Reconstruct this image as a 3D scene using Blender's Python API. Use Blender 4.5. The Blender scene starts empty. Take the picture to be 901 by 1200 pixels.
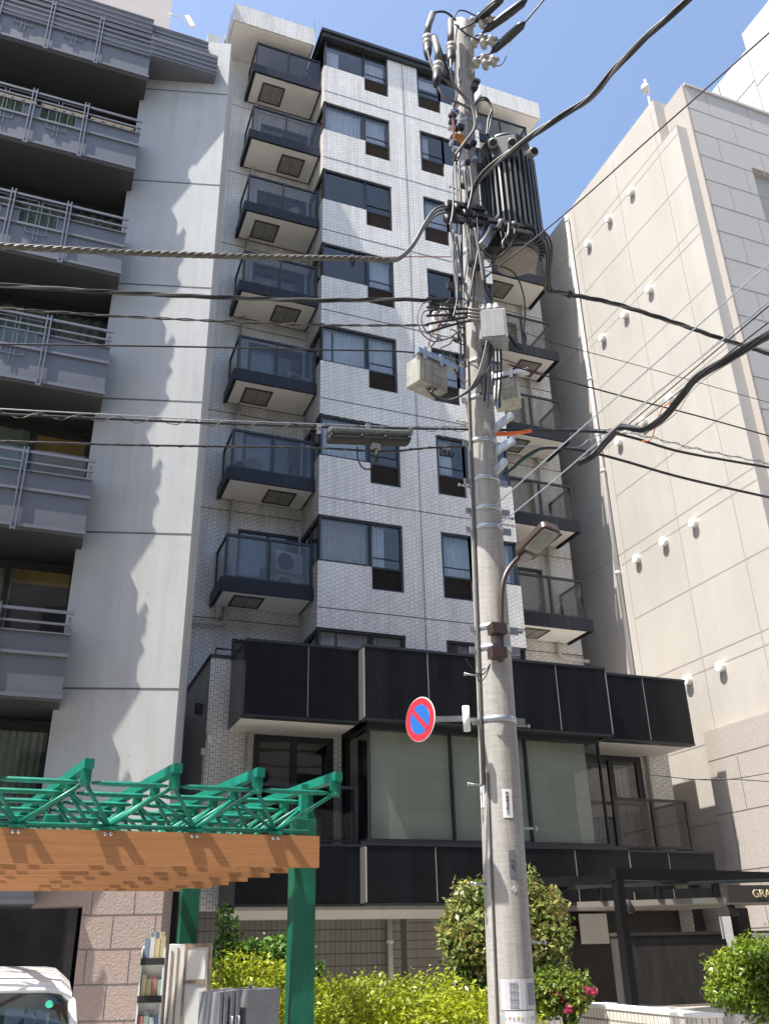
import bpy, bmesh, math, random
import numpy as np
from mathutils import Vector, Matrix
random.seed(7); rng = np.random.default_rng(7)
S = bpy.context.scene
COL = S.collection
H = 2.85                                   # storey height of the tiled building
# ------------------------------------------------------------------ camera
CAM = Vector((-5.6746, -18.6872, 1.6)); FOC = 1055.2
PITCH, ROLL, YAW = .4551, -.0226, .3761
FW = Vector((math.sin(YAW)*math.cos(PITCH), math.cos(YAW)*math.cos(PITCH), math.sin(PITCH)))
_r = Vector((math.cos(YAW), -math.sin(YAW), 0)); _u = _r.cross(FW)
RT = _r*math.cos(ROLL)+_u*math.sin(ROLL); UP = -_r*math.sin(ROLL)+_u*math.cos(ROLL)
cd = bpy.data.cameras.new('camera'); cam = bpy.data.objects.new('camera', cd); COL.objects.link(cam)
cam.matrix_world = Matrix(((RT.x, UP.x, -FW.x, CAM.x), (RT.y, UP.y, -FW.y, CAM.y), (RT.z, UP.z, -FW.z, CAM.z), (0, 0, 0, 1)))
cd.sensor_fit = 'VERTICAL'; cd.sensor_height = 24; cd.lens = FOC/1200*24; cd.clip_end = 3000; cd.clip_start = .05
S.camera = cam
# ------------------------------------------------------------------ sky and sun
SUN_A, SUN_E = math.radians(15), math.radians(64)
to_sun = Vector((-math.cos(SUN_A)*math.cos(SUN_E), -math.sin(SUN_A)*math.cos(SUN_E), math.sin(SUN_E)))
W = bpy.data.worlds.new('World'); S.world = W; W.use_nodes = True
wn = W.node_tree.nodes; sky = wn.new('ShaderNodeTexSky'); sky.sky_type = 'NISHITA'; sky.sun_disc = False
sky.sun_elevation = SUN_E; sky.sun_rotation = math.atan2(to_sun.x, to_sun.y)
sky.air_density = 1.0; sky.dust_density = 1.8; sky.ozone_density = .7
W.node_tree.links.new(sky.outputs[0], wn['Background'].inputs[0]); wn['Background'].inputs[1].default_value = .13
sl = bpy.data.lights.new('sun', 'SUN'); sl.energy = 4.4; sl.angle = math.radians(.55); sl.color = (1, .95, .87)
so = bpy.data.objects.new('sun', sl); COL.objects.link(so); so.location = (0, 0, 60)
so.rotation_euler = to_sun.to_track_quat('Z', 'Y').to_euler()
S.view_settings.view_transform = 'Standard'; S.view_settings.look = 'None'; S.view_settings.gamma = 1
S.view_settings.exposure = 1.22; S.view_settings.use_curve_mapping = False
S.cycles.max_bounces = 8; S.cycles.transparent_max_bounces = 16

# ------------------------------------------------------------------ helpers
def ray(x, y): return RT*((x-450.5)/FOC)+UP*((600-y)/FOC)+FW
def AY(x, y, Y): d = ray(x, y); return CAM+d*((Y-CAM.y)/d.y)
def AX(x, y, X): d = ray(x, y); return CAM+d*((X-CAM.x)/d.x)
def AZ(x, y, Z): d = ray(x, y); return CAM+d*((Z-CAM.z)/d.z)
def AD(x, y, D): d = ray(x, y); return CAM+d*(D/math.hypot(d.x, d.y))
V = Vector

class MB:
    def __init__(s): s.v = []; s.f = []; s.m = []; s.sm = []
    def poly(s, pts, m=0, smooth=False):
        i = len(s.v); s.v += [tuple(p) for p in pts]; s.f.append(tuple(range(i, i+len(pts)))); s.m.append(m); s.sm.append(smooth)
    def box(s, a, b, m=0):
        x0, x1 = sorted((a[0], b[0])); y0, y1 = sorted((a[1], b[1])); z0, z1 = sorted((a[2], b[2]))
        i = len(s.v); s.v += [(x, y, z) for z in (z0, z1) for y in (y0, y1) for x in (x0, x1)]
        for q in ((0, 2, 3, 1), (4, 5, 7, 6), (0, 1, 5, 4), (2, 6, 7, 3), (0, 4, 6, 2), (1, 3, 7, 5)):
            s.f.append(tuple(i+k for k in q)); s.m.append(m); s.sm.append(False)
    def obox(s, c, ax, ay, az, m=0):     # oriented box from centre and three half vectors
        c = V(c); ax = V(ax); ay = V(ay); az = V(az)
        i = len(s.v); s.v += [tuple(c+ax*p+ay*q+az*r) for r in (-1, 1) for q in (-1, 1) for p in (-1, 1)]
        for q in ((0, 2, 3, 1), (4, 5, 7, 6), (0, 1, 5, 4), (2, 6, 7, 3), (0, 4, 6, 2), (1, 3, 7, 5)):
            s.f.append(tuple(i+k for k in q)); s.m.append(m); s.sm.append(False)
    def bar(s, p, q, w, h, m=0, up=(0, 0, 1)):   # rectangular bar between two points
        p = V(p); q = V(q); d = q-p; u = V(up)
        if abs(d.normalized().dot(u)) > .99: u = V((0, 1, 0))
        x = d.cross(u).normalized(); z = x.cross(d).normalized()
        s.obox((p+q)/2, x*(w/2), d/2, z*(h/2), m)
    def tube(s, pts, r, n=8, m=0, cap=True):
        pts = [V(p) for p in pts]; k = len(pts); rs = r if isinstance(r, (list, tuple)) else [r]*k
        t0 = (pts[1]-pts[0]).normalized(); a = t0.orthogonal().normalized(); base = len(s.v)
        for i, p in enumerate(pts):
            t = (pts[min(i+1, k-1)]-pts[max(i-1, 0)])
            t = t.normalized() if t.length > 1e-9 else t0
            a = (a-t*a.dot(t)); a = a.normalized() if a.length > 1e-6 else t.orthogonal().normalized(); b = t.cross(a)
            for j in range(n):
                w = 2*math.pi*j/n; s.v.append(tuple(p+(a*math.cos(w)+b*math.sin(w))*rs[i]))
        for i in range(k-1):
            for j in range(n):
                s.f.append((base+i*n+j, base+i*n+(j+1) % n, base+(i+1)*n+(j+1) % n, base+(i+1)*n+j)); s.m.append(m); s.sm.append(True)
        if cap:
            s.f.append(tuple(base+j for j in range(n-1, -1, -1))); s.m.append(m); s.sm.append(False)
            s.f.append(tuple(base+(k-1)*n+j for j in range(n))); s.m.append(m); s.sm.append(False)
    def lathe(s, prof, o, axis, n=16, m=0):      # profile of (distance along axis, radius)
        o = V(o); t = V(axis).normalized(); a = t.orthogonal().normalized(); b = t.cross(a); base = len(s.v); k = len(prof)
        for d, r in prof:
            for j in range(n):
                w = 2*math.pi*j/n; s.v.append(tuple(o+t*d+(a*math.cos(w)+b*math.sin(w))*max(r, 1e-4)))
        for i in range(k-1):
            for j in range(n):
                s.f.append((base+i*n+j, base+i*n+(j+1) % n, base+(i+1)*n+(j+1) % n, base+(i+1)*n+j)); s.m.append(m); s.sm.append(True)
        s.f.append(tuple(base+j for j in range(n-1, -1, -1))); s.m.append(m); s.sm.append(False)
        s.f.append(tuple(base+(k-1)*n+j for j in range(n))); s.m.append(m); s.sm.append(False)
    def wall(s, ax, c, u0, u1, z0, z1, holes=(), d=.1, m=0, mr=None):
        # wall in the plane x=c or y=c ('X'/'Y'), holes (u0,u1,z0,z1) with reveals of depth d (signed, inward)
        P = (lambda u, z, o=0: (c+o, u, z)) if ax == 'X' else (lambda u, z, o=0: (u, c+o, z))
        us = sorted({u0, u1, *[min(max(h[i], u0), u1) for h in holes for i in (0, 1)]}); zs = sorted({z0, z1, *[min(max(h[i], z0), z1) for h in holes for i in (2, 3)]})
        for i in range(len(us)-1):
            for j in range(len(zs)-1):
                cu, cz = (us[i]+us[i+1])/2, (zs[j]+zs[j+1])/2
                if any(h[0] < cu < h[1] and h[2] < cz < h[3] for h in holes): continue
                s.poly([P(us[i], zs[j]), P(us[i+1], zs[j]), P(us[i+1], zs[j+1]), P(us[i], zs[j+1])], m)
        mr = m if mr is None else mr
        for h in holes:
            a, b, e, f = max(h[0], u0), min(h[1], u1), max(h[2], z0), min(h[3], z1)
            for (p, q) in (((a, e), (a, f)), ((b, e), (b, f)), ((a, e), (b, e)), ((a, f), (b, f))):
                if p[0] == q[0] and (p[0] != h[0] and p[0] != h[1] or p[0] in (u0, u1)) or p[1] == q[1] and p[1] in (z0, z1): continue
                s.poly([P(*p), P(*q), P(q[0], q[1], d), P(p[0], p[1], d)], mr)
    def build(s, name, mats, parent=None, loc=None, bevel=0):
        me = bpy.data.meshes.new(name); me.from_pydata(s.v, [], s.f)
        mats = mats if isinstance(mats, (list, tuple)) else [mats]
        for q in mats: me.materials.append(q)
        me.polygons.foreach_set('material_index', s.m); me.polygons.foreach_set('use_smooth', s.sm); me.update()
        o = bpy.data.objects.new(name, me); COL.objects.link(o)
        if parent is not None: o.parent = parent
        if loc is not None: o.location = loc
        if bevel:
            bm = o.modifiers.new('bevel', 'BEVEL'); bm.width = bevel; bm.segments = 2; bm.limit_method = 'ANGLE'
        return o

def tag(o, label=None, cat=None, group=None, kind=None):
    if label: o['label'] = label
    if cat: o['category'] = cat
    if group: o['group'] = group
    if kind: o['kind'] = kind
    return o
def thing(name, label, cat, loc=(0, 0, 0), group=None):
    o = bpy.data.objects.new(name, None); COL.objects.link(o); o.location = loc; o.empty_display_size = .3
    return tag(o, label, cat, group)
def dup(o, loc=None, parent='same', deep=True):
    c = o.copy(); COL.objects.link(c)
    if parent != 'same': c.parent = parent
    if loc is not None: c.location = loc
    if deep:
        for ch in list(o.children): dup(ch, None, c)
    return c

# ------------------------------------------------------------------ materials
def mat(name, col, rough=.6, metal=0, var=.0, vscale=3., bump=0., bscale=40., stretch=None, spec=.5, col2=None, streak=0, sscale=2.5):
    m = bpy.data.materials.new(name); m.use_nodes = True; nt = m.node_tree; N = nt.nodes; L = nt.links; b = N['Principled BSDF']
    b.inputs['Base Color'].default_value = (*col, 1); b.inputs['Roughness'].default_value = rough; b.inputs['Metallic'].default_value = metal
    b.inputs['Specular IOR Level'].default_value = spec
    tc = N.new('ShaderNodeTexCoord'); src = tc.outputs['Object']
    if stretch:
        mp = N.new('ShaderNodeMapping'); mp.inputs['Scale'].default_value = stretch; L.new(src, mp.inputs[0]); src = mp.outputs[0]
    if var or col2:
        n = N.new('ShaderNodeTexNoise'); n.inputs['Scale'].default_value = vscale; n.inputs['Detail'].default_value = 6; n.inputs['Roughness'].default_value = .65
        L.new(src, n.inputs[0]); r = N.new('ShaderNodeValToRGB'); L.new(n.outputs[0], r.inputs[0])
        c0 = [max(0, c*(1-var)) for c in col] if not col2 else col; c1 = [min(1, c*(1+var)) for c in col] if not col2 else col2
        r.color_ramp.elements[0].position = .3; r.color_ramp.elements[1].position = .7
        r.color_ramp.elements[0].color = (*c0, 1); r.color_ramp.elements[1].color = (*c1, 1); L.new(r.outputs[0], b.inputs['Base Color'])
    if streak:     # rain-washed dirt: noise drawn out down the wall, plus broad patches
        mp2 = N.new('ShaderNodeMapping'); mp2.inputs['Scale'].default_value = (sscale, sscale, sscale*.06); L.new(tc.outputs['Object'], mp2.inputs[0])
        n3 = N.new('ShaderNodeTexNoise'); n3.inputs['Scale'].default_value = 1.6; n3.inputs['Detail'].default_value = 7; n3.inputs['Roughness'].default_value = .7; L.new(mp2.outputs[0], n3.inputs[0])
        r3 = N.new('ShaderNodeValToRGB'); r3.color_ramp.elements[0].position = .36; r3.color_ramp.elements[1].position = .58; k_ = 1-streak
        r3.color_ramp.elements[0].color = (k_, k_*.985, k_*.96, 1); r3.color_ramp.elements[1].color = (1, 1, 1, 1); L.new(n3.outputs[0], r3.inputs[0])
        mm = N.new('ShaderNodeMixRGB'); mm.blend_type = 'MULTIPLY'; mm.inputs[0].default_value = 1; old = b.inputs['Base Color'].links
        if old: L.new(old[0].from_socket, mm.inputs[1])
        else: mm.inputs[1].default_value = (*col, 1)
        L.new(r3.outputs[0], mm.inputs[2]); L.new(mm.outputs[0], b.inputs['Base Color'])
    if bump:
        n2 = N.new('ShaderNodeTexNoise'); n2.inputs['Scale'].default_value = bscale; n2.inputs['Detail'].default_value = 5; L.new(tc.outputs['Object'], n2.inputs[0])
        bp = N.new('ShaderNodeBump'); bp.inputs['Strength'].default_value = bump; bp.inputs['Distance'].default_value = .02
        L.new(n2.outputs[0], bp.inputs['Height']); L.new(bp.outputs[0], b.inputs['Normal'])
    return m
def nmath(N, L, op, a, b=None):
    n = N.new('ShaderNodeMath'); n.operation = op
    for i, q in enumerate((a, b)):
        if q is None: continue
        if isinstance(q, (int, float)): n.inputs[i].default_value = q
        else: L.new(q, n.inputs[i])
    return n.outputs[0]
def tile_mat(name, col, grout, cell=.11, t=.043, mode='weave', rough=.28, w2=None, vary=.1):
    # basket-weave mosaic (or stacked bond) on the axis-aligned walls: u = x+y, v = z
    m = bpy.data.materials.new(name); m.use_nodes = True; nt = m.node_tree; N = nt.nodes; L = nt.links; b = N['Principled BSDF']
    tc = N.new('ShaderNodeTexCoord'); sp = N.new('ShaderNodeSeparateXYZ'); L.new(tc.outputs['Object'], sp.inputs[0])
    u = nmath(N, L, 'DIVIDE', nmath(N, L, 'ADD', sp.outputs[0], sp.outputs[1]), cell); v = nmath(N, L, 'DIVIDE', sp.outputs[2], w2 or cell)
    cu = nmath(N, L, 'FLOOR', u); cv = nmath(N, L, 'FLOOR', v); fu = nmath(N, L, 'FRACT', u); fv = nmath(N, L, 'FRACT', v)
    edge = lambda f: nmath(N, L, 'MINIMUM', f, nmath(N, L, 'SUBTRACT', 1., f))
    du, dv = edge(fu), edge(fv)
    if mode == 'weave':
        # paired upright tiles, every other pair shifted by half a tile: fine upright joints and staggered level joints
        par = nmath(N, L, 'ABSOLUTE', nmath(N, L, 'MODULO', cu, 2.)); v2 = nmath(N, L, 'ADD', v, nmath(N, L, 'MULTIPLY', par, .5))
        cv = nmath(N, L, 'FLOOR', v2); dv = edge(nmath(N, L, 'FRACT', v2)); mu = nmath(N, L, 'ABSOLUTE', nmath(N, L, 'SUBTRACT', fu, .5))
        d = nmath(N, L, 'MINIMUM', nmath(N, L, 'MINIMUM', nmath(N, L, 'MULTIPLY', du, .95), nmath(N, L, 'MULTIPLY', dv, .92)), nmath(N, L, 'MULTIPLY', mu, 1.45))
        idv = nmath(N, L, 'ADD', nmath(N, L, 'MULTIPLY', cu, 12.99), nmath(N, L, 'MULTIPLY', cv, 78.23))
    else:
        d = nmath(N, L, 'MINIMUM', du, dv); idv = nmath(N, L, 'ADD', nmath(N, L, 'MULTIPLY', cu, 12.99), nmath(N, L, 'MULTIPLY', cv, 78.23))
    isg = nmath(N, L, 'LESS_THAN', d, t)
    wn_ = N.new('ShaderNodeTexWhiteNoise'); wn_.noise_dimensions = '1D'; L.new(idv, wn_.inputs['W'])
    ns = N.new('ShaderNodeTexNoise'); ns.inputs['Scale'].default_value = .9; ns.inputs['Detail'].default_value = 5; L.new(tc.outputs['Object'], ns.inputs[0])
    val = nmath(N, L, 'ADD', nmath(N, L, 'MULTIPLY', wn_.outputs[0], vary), nmath(N, L, 'ADD', nmath(N, L, 'MULTIPLY', ns.outputs[0], .22), 1-vary/2-.11))
    mx = N.new('ShaderNodeMixRGB'); mx.blend_type = 'MULTIPLY'; mx.inputs[0].default_value = 1; mx.inputs[1].default_value = (*col, 1)
    L.new(val, mx.inputs[2])
    mp2 = N.new('ShaderNodeMapping'); mp2.inputs['Scale'].default_value = (3, 3, .18); L.new(tc.outputs['Object'], mp2.inputs[0])
    n3 = N.new('ShaderNodeTexNoise'); n3.inputs['Scale'].default_value = 1.5; n3.inputs['Detail'].default_value = 7; n3.inputs['Roughness'].default_value = .7; L.new(mp2.outputs[0], n3.inputs[0])
    r3 = N.new('ShaderNodeValToRGB'); r3.color_ramp.elements[0].position = .34; r3.color_ramp.elements[1].position = .56; r3.color_ramp.elements[0].color = (.80, .785, .76, 1); r3.color_ramp.elements[1].color = (1, 1, 1, 1); L.new(n3.outputs[0], r3.inputs[0])
    m3 = N.new('ShaderNodeMixRGB'); m3.blend_type = 'MULTIPLY'; m3.inputs[0].default_value = 1; L.new(mx.outputs[0], m3.inputs[1]); L.new(r3.outputs[0], m3.inputs[2]); mx = m3
    m2 = N.new('ShaderNodeMixRGB'); L.new(isg, m2.inputs[0]); L.new(mx.outputs[0], m2.inputs[1]); m2.inputs[2].default_value = (*grout, 1)
    L.new(m2.outputs[0], b.inputs['Base Color'])
    L.new(nmath(N, L, 'ADD', nmath(N, L, 'MULTIPLY', isg, .5), rough), b.inputs['Roughness'])
    bp = N.new('ShaderNodeBump'); bp.inputs['Strength'].default_value = .25; bp.inputs['Distance'].default_value = .004
    L.new(nmath(N, L, 'SUBTRACT', 1., isg), bp.inputs['Height']); L.new(bp.outputs[0], b.inputs['Normal'])
    return m
def glass_mat(name, tint=(.6, .66, .7), refl=.12, rough=.0, boost=1.0):
    m = bpy.data.materials.new(name); m.use_nodes = True; nt = m.node_tree; N = nt.nodes; L = nt.links; N.remove(N['Principled BSDF'])
    tr = N.new('ShaderNodeBsdfTransparent'); tr.inputs[0].default_value = (*tint, 1)
    gl = N.new('ShaderNodeBsdfGlossy'); gl.inputs['Roughness'].default_value = rough; gl.inputs['Color'].default_value = (1, .98, .95, 1)
    lw = N.new('ShaderNodeLayerWeight'); lw.inputs[0].default_value = .5
    f = nmath(N, L, 'MINIMUM', nmath(N, L, 'ADD', nmath(N, L, 'MULTIPLY', nmath(N, L, 'POWER', lw.outputs['Facing'], 3.5), boost), refl), .95)
    # faint waviness of real panes
    tc = N.new('ShaderNodeTexCoord'); ns = N.new('ShaderNodeTexNoise'); ns.inputs['Scale'].default_value = 1.2; L.new(tc.outputs['Object'], ns.inputs[0])
    bp = N.new('ShaderNodeBump'); bp.inputs['Strength'].default_value = .06; bp.inputs['Distance'].default_value = .05; L.new(ns.outputs[0], bp.inputs['Height']); L.new(bp.outputs[0], gl.inputs['Normal'])
    mx = N.new('ShaderNodeMixShader'); L.new(f, mx.inputs[0]); L.new(tr.outputs[0], mx.inputs[1]); L.new(gl.outputs[0], mx.inputs[2])
    L.new(mx.outputs[0], N['Material Output'].inputs[0]); return m
def leaf_mat(name, cols, rough=.4, trans=.35):
    m = bpy.data.materials.new(name); m.use_nodes = True; nt = m.node_tree; N = nt.nodes; L = nt.links; b = N['Principled BSDF']
    at = N.new('ShaderNodeAttribute'); at.attribute_name = 'tone'; r = N.new('ShaderNodeValToRGB'); L.new(at.outputs['Fac'], r.inputs[0])
    while len(r.color_ramp.elements) < len(cols): r.color_ramp.elements.new(.5)
    for i, c in enumerate(cols):
        r.color_ramp.elements[i].position = i/(len(cols)-1); r.color_ramp.elements[i].color = (*c, 1)
    L.new(r.outputs[0], b.inputs['Base Color']); b.inputs['Roughness'].default_value = rough
    t = N.new('ShaderNodeBsdfTranslucent'); L.new(r.outputs[0], t.inputs[0]); mx = N.new('ShaderNodeMixShader'); mx.inputs[0].default_value = trans
    L.new(b.outputs[0], mx.inputs[1]); L.new(t.outputs[0], mx.inputs[2]); L.new(mx.outputs[0], N['Material Output'].inputs[0]); return m

M = dict(
 tile=tile_mat('white_mosaic_tile', (.745, .725, .69), (.23, .23, .225)),
 tile_stack=tile_mat('grey_stacked_tile', (.20, .19, .175), (.07, .07, .07), cell=.10, w2=.2, t=.05, mode='stack'),
 tile_low=tile_mat('low_wall_tile', (.70, .66, .61), (.22, .2, .18), cell=.075, w2=.15, t=.07, mode='stack', rough=.4),
 tile_long=tile_mat('long_grey_tile', (.24, .225, .20), (.09, .085, .08), cell=1.2, w2=.15, t=.05, mode='stack', rough=.5),
 soffit=mat('soffit_paint', (.84, .80, .735), .7, var=.04, vscale=2),
 soffit_white=mat('soffit_board', (.74, .72, .67), .6, var=.05, vscale=3, stretch=(1, 8, 1)),
 black=mat('black_stone_panel', (.010, .011, .013), .22, spec=.22, var=.35, vscale=1.2, stretch=(2.5, 2.5, .3)),
 blackmetal=mat('dark_metal', (.016, .019, .026), .4, spec=.25, metal=.0, var=.15, vscale=4),
 frame=mat('black_window_frame', (.018, .020, .024), .4),
 louver=mat('brown_black_louver', (.030, .024, .022), .55, var=.3, vscale=5),
 joint=mat('panel_joint', (.10, .10, .10), .8), jointp=mat('pale_joint', (.24, .225, .21), .7), jointd=mat('dark_seam', (.30, .27, .24), .8),
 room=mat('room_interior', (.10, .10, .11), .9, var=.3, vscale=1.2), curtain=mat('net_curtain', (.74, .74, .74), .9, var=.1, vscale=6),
 curtain_b=mat('beige_curtain', (.50, .43, .37), .9, var=.12, vscale=6), blind=mat('roller_blind', (.27, .285, .245), .85, var=.06, vscale=1.2, stretch=(1, 1, 6)),
 pane=glass_mat('window_pane', (.60, .64, .68), .10, boost=.8), rail_glass=glass_mat('balcony_glass', (.38, .385, .395), .055, boost=.8),
 rail_glass_clear=glass_mat('balcony_clear_glass', (.50, .53, .53), .05, boost=.4), clear=glass_mat('clear_glass', (.72, .80, .78), .06, boost=.8), greenpane=glass_mat('shop_glass', (.84, .87, .83), .06, boost=.7),
 pipe=mat('pvc_pipe', (.55, .53, .50), .45, var=.06), hatch=mat('steel_hatch', (.30, .28, .25), .5, metal=.2, var=.2, vscale=6),
 acwhite=mat('ac_case', (.62, .61, .57), .45, var=.06), acdark=mat('ac_grille', (.06, .06, .06), .6),
 concrete=mat('painted_concrete', (.40, .405, .40), .75, var=.07, vscale=.8, bump=.12, bscale=6, streak=.12, sscale=1.6),
 granite=mat('pink_granite', (.31, .24, .21), .75, var=.16, vscale=35, bump=.6, bscale=45), granite_g=mat('grey_granite', (.33, .32, .315), .8, var=.10, vscale=30, bump=.5, bscale=40),
 granite_w=mat('warm_granite', (.36, .325, .295), .8, var=.14, vscale=30, bump=.5, bscale=40),
 beige=mat('beige_wall_paint', (.415, .392, .36), .8, var=.05, vscale=.6, bump=.15, bscale=14, streak=.05, sscale=1.3), beige2=mat('pale_wall', (.38, .38, .385), .8, var=.04),
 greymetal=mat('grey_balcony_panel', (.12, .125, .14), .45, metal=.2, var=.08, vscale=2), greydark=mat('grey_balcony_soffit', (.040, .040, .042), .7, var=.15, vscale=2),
 greyrail=mat('grey_rail', (.15, .155, .175), .4, metal=.3), darkframe=mat('bronze_frame', (.02, .018, .017), .45),
 penthouse=mat('pinkish_plaster', (.52, .46, .43), .8, var=.04),
 cedar=mat('orange_board', (.41, .185, .07), .66, var=.14, vscale=6, stretch=(.25, 1, 9), bump=.05, bscale=60),
 green=mat('green_paint', (.006, .21, .14), .42, var=.22, vscale=7, bump=.06, bscale=50, streak=.25, sscale=12), greenpost=mat('green_post_paint', (.004, .115, .068), .45, var=.22, vscale=4, streak=.3, sscale=6, bump=.05, bscale=40),
 steel=mat('galvanised_steel', (.40, .43, .46), .38, metal=.75, var=.15, vscale=14), bolt=mat('chrome_bolt', (.7, .7, .7), .2, metal=1),
 rubber=mat('black_cable', (.016, .016, .018), .42), greycable=mat('grey_cable', (.12, .117, .11), .5), tan=mat('weathered_cable', (.10, .085, .07), .6, var=.3, vscale=20),
 orange=mat('orange_guard', (.75, .16, .03), .5), greenwire=mat('green_wire', (.02, .14, .08), .5), redwire=mat('red_brown_wire', (.22, .05, .04), .6), bluewire=mat('blue_tape', (.03, .15, .42), .5),
 porcelain=mat('porcelain', (.32, .30, .27), .3, var=.25, vscale=14), ceramic_g=mat('grey_porcelain', (.22, .21, .195), .3),
 trafo=mat('transformer_paint', (.060, .070, .074), .42, var=.15, vscale=5), trafo_b=mat('transformer_underside', (.22, .195, .17), .6, var=.1),
 boxgrey=mat('light_grey_box', (.27, .285, .285), .5, streak=.2, sscale=8, var=.12, vscale=5, bump=.05), boxcream=mat('cream_box', (.34, .33, .285), .5, var=.25, vscale=9, streak=.3, sscale=8),
 white=mat('white_paint', (.80, .79, .76), .45, var=.03), carwhite=mat('car_paint', (.82, .82, .82), .18), asphalt=mat('asphalt', (.075, .075, .076), .9, var=.25, vscale=30, bump=.3, bscale=120),
 paving=mat('paving', (.42, .40, .37), .85, var=.15, vscale=10, bump=.2), kerb=mat('kerb_stone', (.38, .37, .35), .85, var=.12, vscale=8), line=mat('road_paint', (.75, .75, .72), .7, var=.06),
 soil=mat('soil', (.06, .045, .03), .95, var=.3, vscale=12), red=mat('sign_red', (.44, .008, .02), .3), blue=mat('sign_blue', (.008, .11, .42), .3),
 brown=mat('brown_lamp_paint', (.055, .036, .034), .35), lampgrey=mat('lamp_underside', (.22, .20, .19), .5), mirror=mat('lamp_reflector', (.16, .16, .155), .45, metal=.3),
 paper=mat('paper', (.72, .72, .72), .6), paperg=mat('grey_print', (.24, .25, .28), .6), ink=mat('black_ink', (.03, .03, .03), .6), gold=mat('brass_letters', (.62, .50, .32), .4, metal=.0),
 cabinet=mat('grey_cabinet', (.20, .205, .22), .5, var=.12, vscale=6), cabwhite=mat('white_cabinet', (.70, .70, .68), .45, var=.06), tape=mat('brown_tape', (.32, .24, .17), .6, var=.3, vscale=20),
 dark=mat('near_black', (.014, .014, .015), .6), darkwall=mat('dark_entrance_wall', (.028, .025, .022), .7, var=.2, vscale=4), trunk=mat('bark', (.10, .075, .055), .9, var=.3, vscale=12, bump=.5),
)
def pole_mat():
    m = mat('pole_concrete', (.36, .345, .325), .85, var=.16, vscale=4, stretch=(2.5, 2.5, 18), bump=.10, bscale=40, streak=.28, sscale=7); return m
M['pole'] = pole_mat(); M['jointg'] = mat('granite_joint', (.25, .235, .22), .8); M['granite_front'] = mat('warm_grey_granite', (.42, .395, .37), .8, var=.10, vscale=28, bump=.4, bscale=40)

# ================================================================== the setting
def sheet(name, x0, x1, y0, y1, z, m, kind='structure'):
    b = MB(); b.poly([(x0, y0, z), (x1, y0, z), (x1, y1, z), (x0, y1, z)]); return tag(b.build(name, m), kind=kind)
sheet('ground', -600, 600, -600, 600, -.16, M['paving'])
sheet('road', -200, 200, -17.4, -12.2, -.12, M['asphalt'])
b = MB(); b.box((-200, -12.05, -.3), (200, 30, 0)); tag(b.build('pavement', M['paving']), kind='structure')
b = MB(); b.box((-200, -12.2, -.3), (200, -12.05, .005)); tag(b.build('kerb', M['kerb']), kind='structure')
b = MB(); b.box((-200, -40, -.3), (200, -17.55, 0)); tag(b.build('pavement', M['paving']), kind='structure')
b = MB(); b.box((-200, -17.55, -.3), (200, -17.4, .005)); tag(b.build('kerb', M['kerb']), kind='structure')
b = MB()
for y in (-17.1, -12.5): b.poly([(-200, y, -.114), (200, y, -.114), (200, y+.15, -.114), (-200, y+.15, -.114)])
tag(b.build('road_marking', M['line']), kind='structure')

# ================================================================== tiled apartment building
XR = 5.384                                           # right corner of the projecting bay
apt = thing('apartment_building', 'white tiled apartment block with stacked dark balconies and a black panelled base', 'building', (0, 0, 0))
WT = lambda n: n*H-.278                              # window head of storey n
FL = lambda n: n*H-2.25                              # floor level of storey n
w = MB(); LV, RV = (1.35, 2.17), (3.214, 4.034)
hl, hr = [], []
for n in range(3, 11):
    t = WT(n) if n < 10 else 28.24
    hl += [(-1, 1.35, t-1.212 if n < 10 else WT(n)-1.212, t), (1.35, 2.17, WT(n)-1.785, t)]
    hr += [(4.034, 9, WT(n)-1.212, t), (3.214, 4.034, WT(n)-1.785, t)]
w.wall('Y', 0, 0, XR, 6.4, 28.24, hl+hr, .14)
ret = [(-1, 9, WT(n)-1.212, WT(n) if n < 10 else 28.24) for n in range(3, 11)]
w.wall('X', 0, 0, 1.5, 6.4, 28.24, ret, .1); w.wall('X', XR, 0, 1.5, 6.4, 28.24, ret, -.1)
dl = [(-1.62, -.06, FL(n)+.02, FL(n)+2.0) for n in range(3, 11)]; dr = [(XR+.06, XR+1.62, a[2], a[3]) for a in dl]
w.wall('Y', 1.5, -2.96, 0, 6.4, 28.55, dl, .12); w.wall('Y', 1.5, XR, 8.0, 6.4, 28.55, dr, .12)
w.wall('X', -2.96, 1.5, 14, 0, 29.1); w.wall('X', 8.0, 1.5, 14, 0, 29.1)
# podium walls
w.wall('Y', -1.45, -2.6, .1, 2.31, 6.9, [(-1.68, -.06, 3.42, 5.46)], .12)
w.wall('Y', -1.45, 5.3, 7.96, 2.3, 6.2, [(5.6, 7.2, 3.42, 5.46)], .12)
w.wall('X', -2.6, -1.45, 3, 0, 6.9); w.wall('X', 7.96, -1.45, 3, 0, 6.85)
w.poly([(-2.6, -1.45, 6.9), (.1, -1.45, 6.9), (.1, 1.5, 6.9), (-2.6, 1.5, 6.9)]); w.poly([(5.3, -1.45, 6.85), (7.96, -1.45, 6.85), (7.96, 3, 6.85), (5.3, 3, 6.85)])
# ground floor
w.wall('Y', -1.40, -2.6, 1.0, 0, 2.5, m=1); w.wall('Y', -1.36, 1.0, 3.05, 0, 2.5, m=2); w.wall('X', 3.05, -1.36, 3, 0, 2.5, m=2)
# roof cornices over the balconies, tiled on the sides, painted below
for x0, x1 in ((-2.96, -.30), (XR+.30, 8.0)):
    w.box((x0, .12, 27.95), (x1, 1.6, 28.72)); w.box((x0+.07, .19, 27.93), (x1-.07, 1.5, 27.948), 3)
w.box((-2.96, 1.5, 28.4), (8.0, 13, 28.9))
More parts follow.
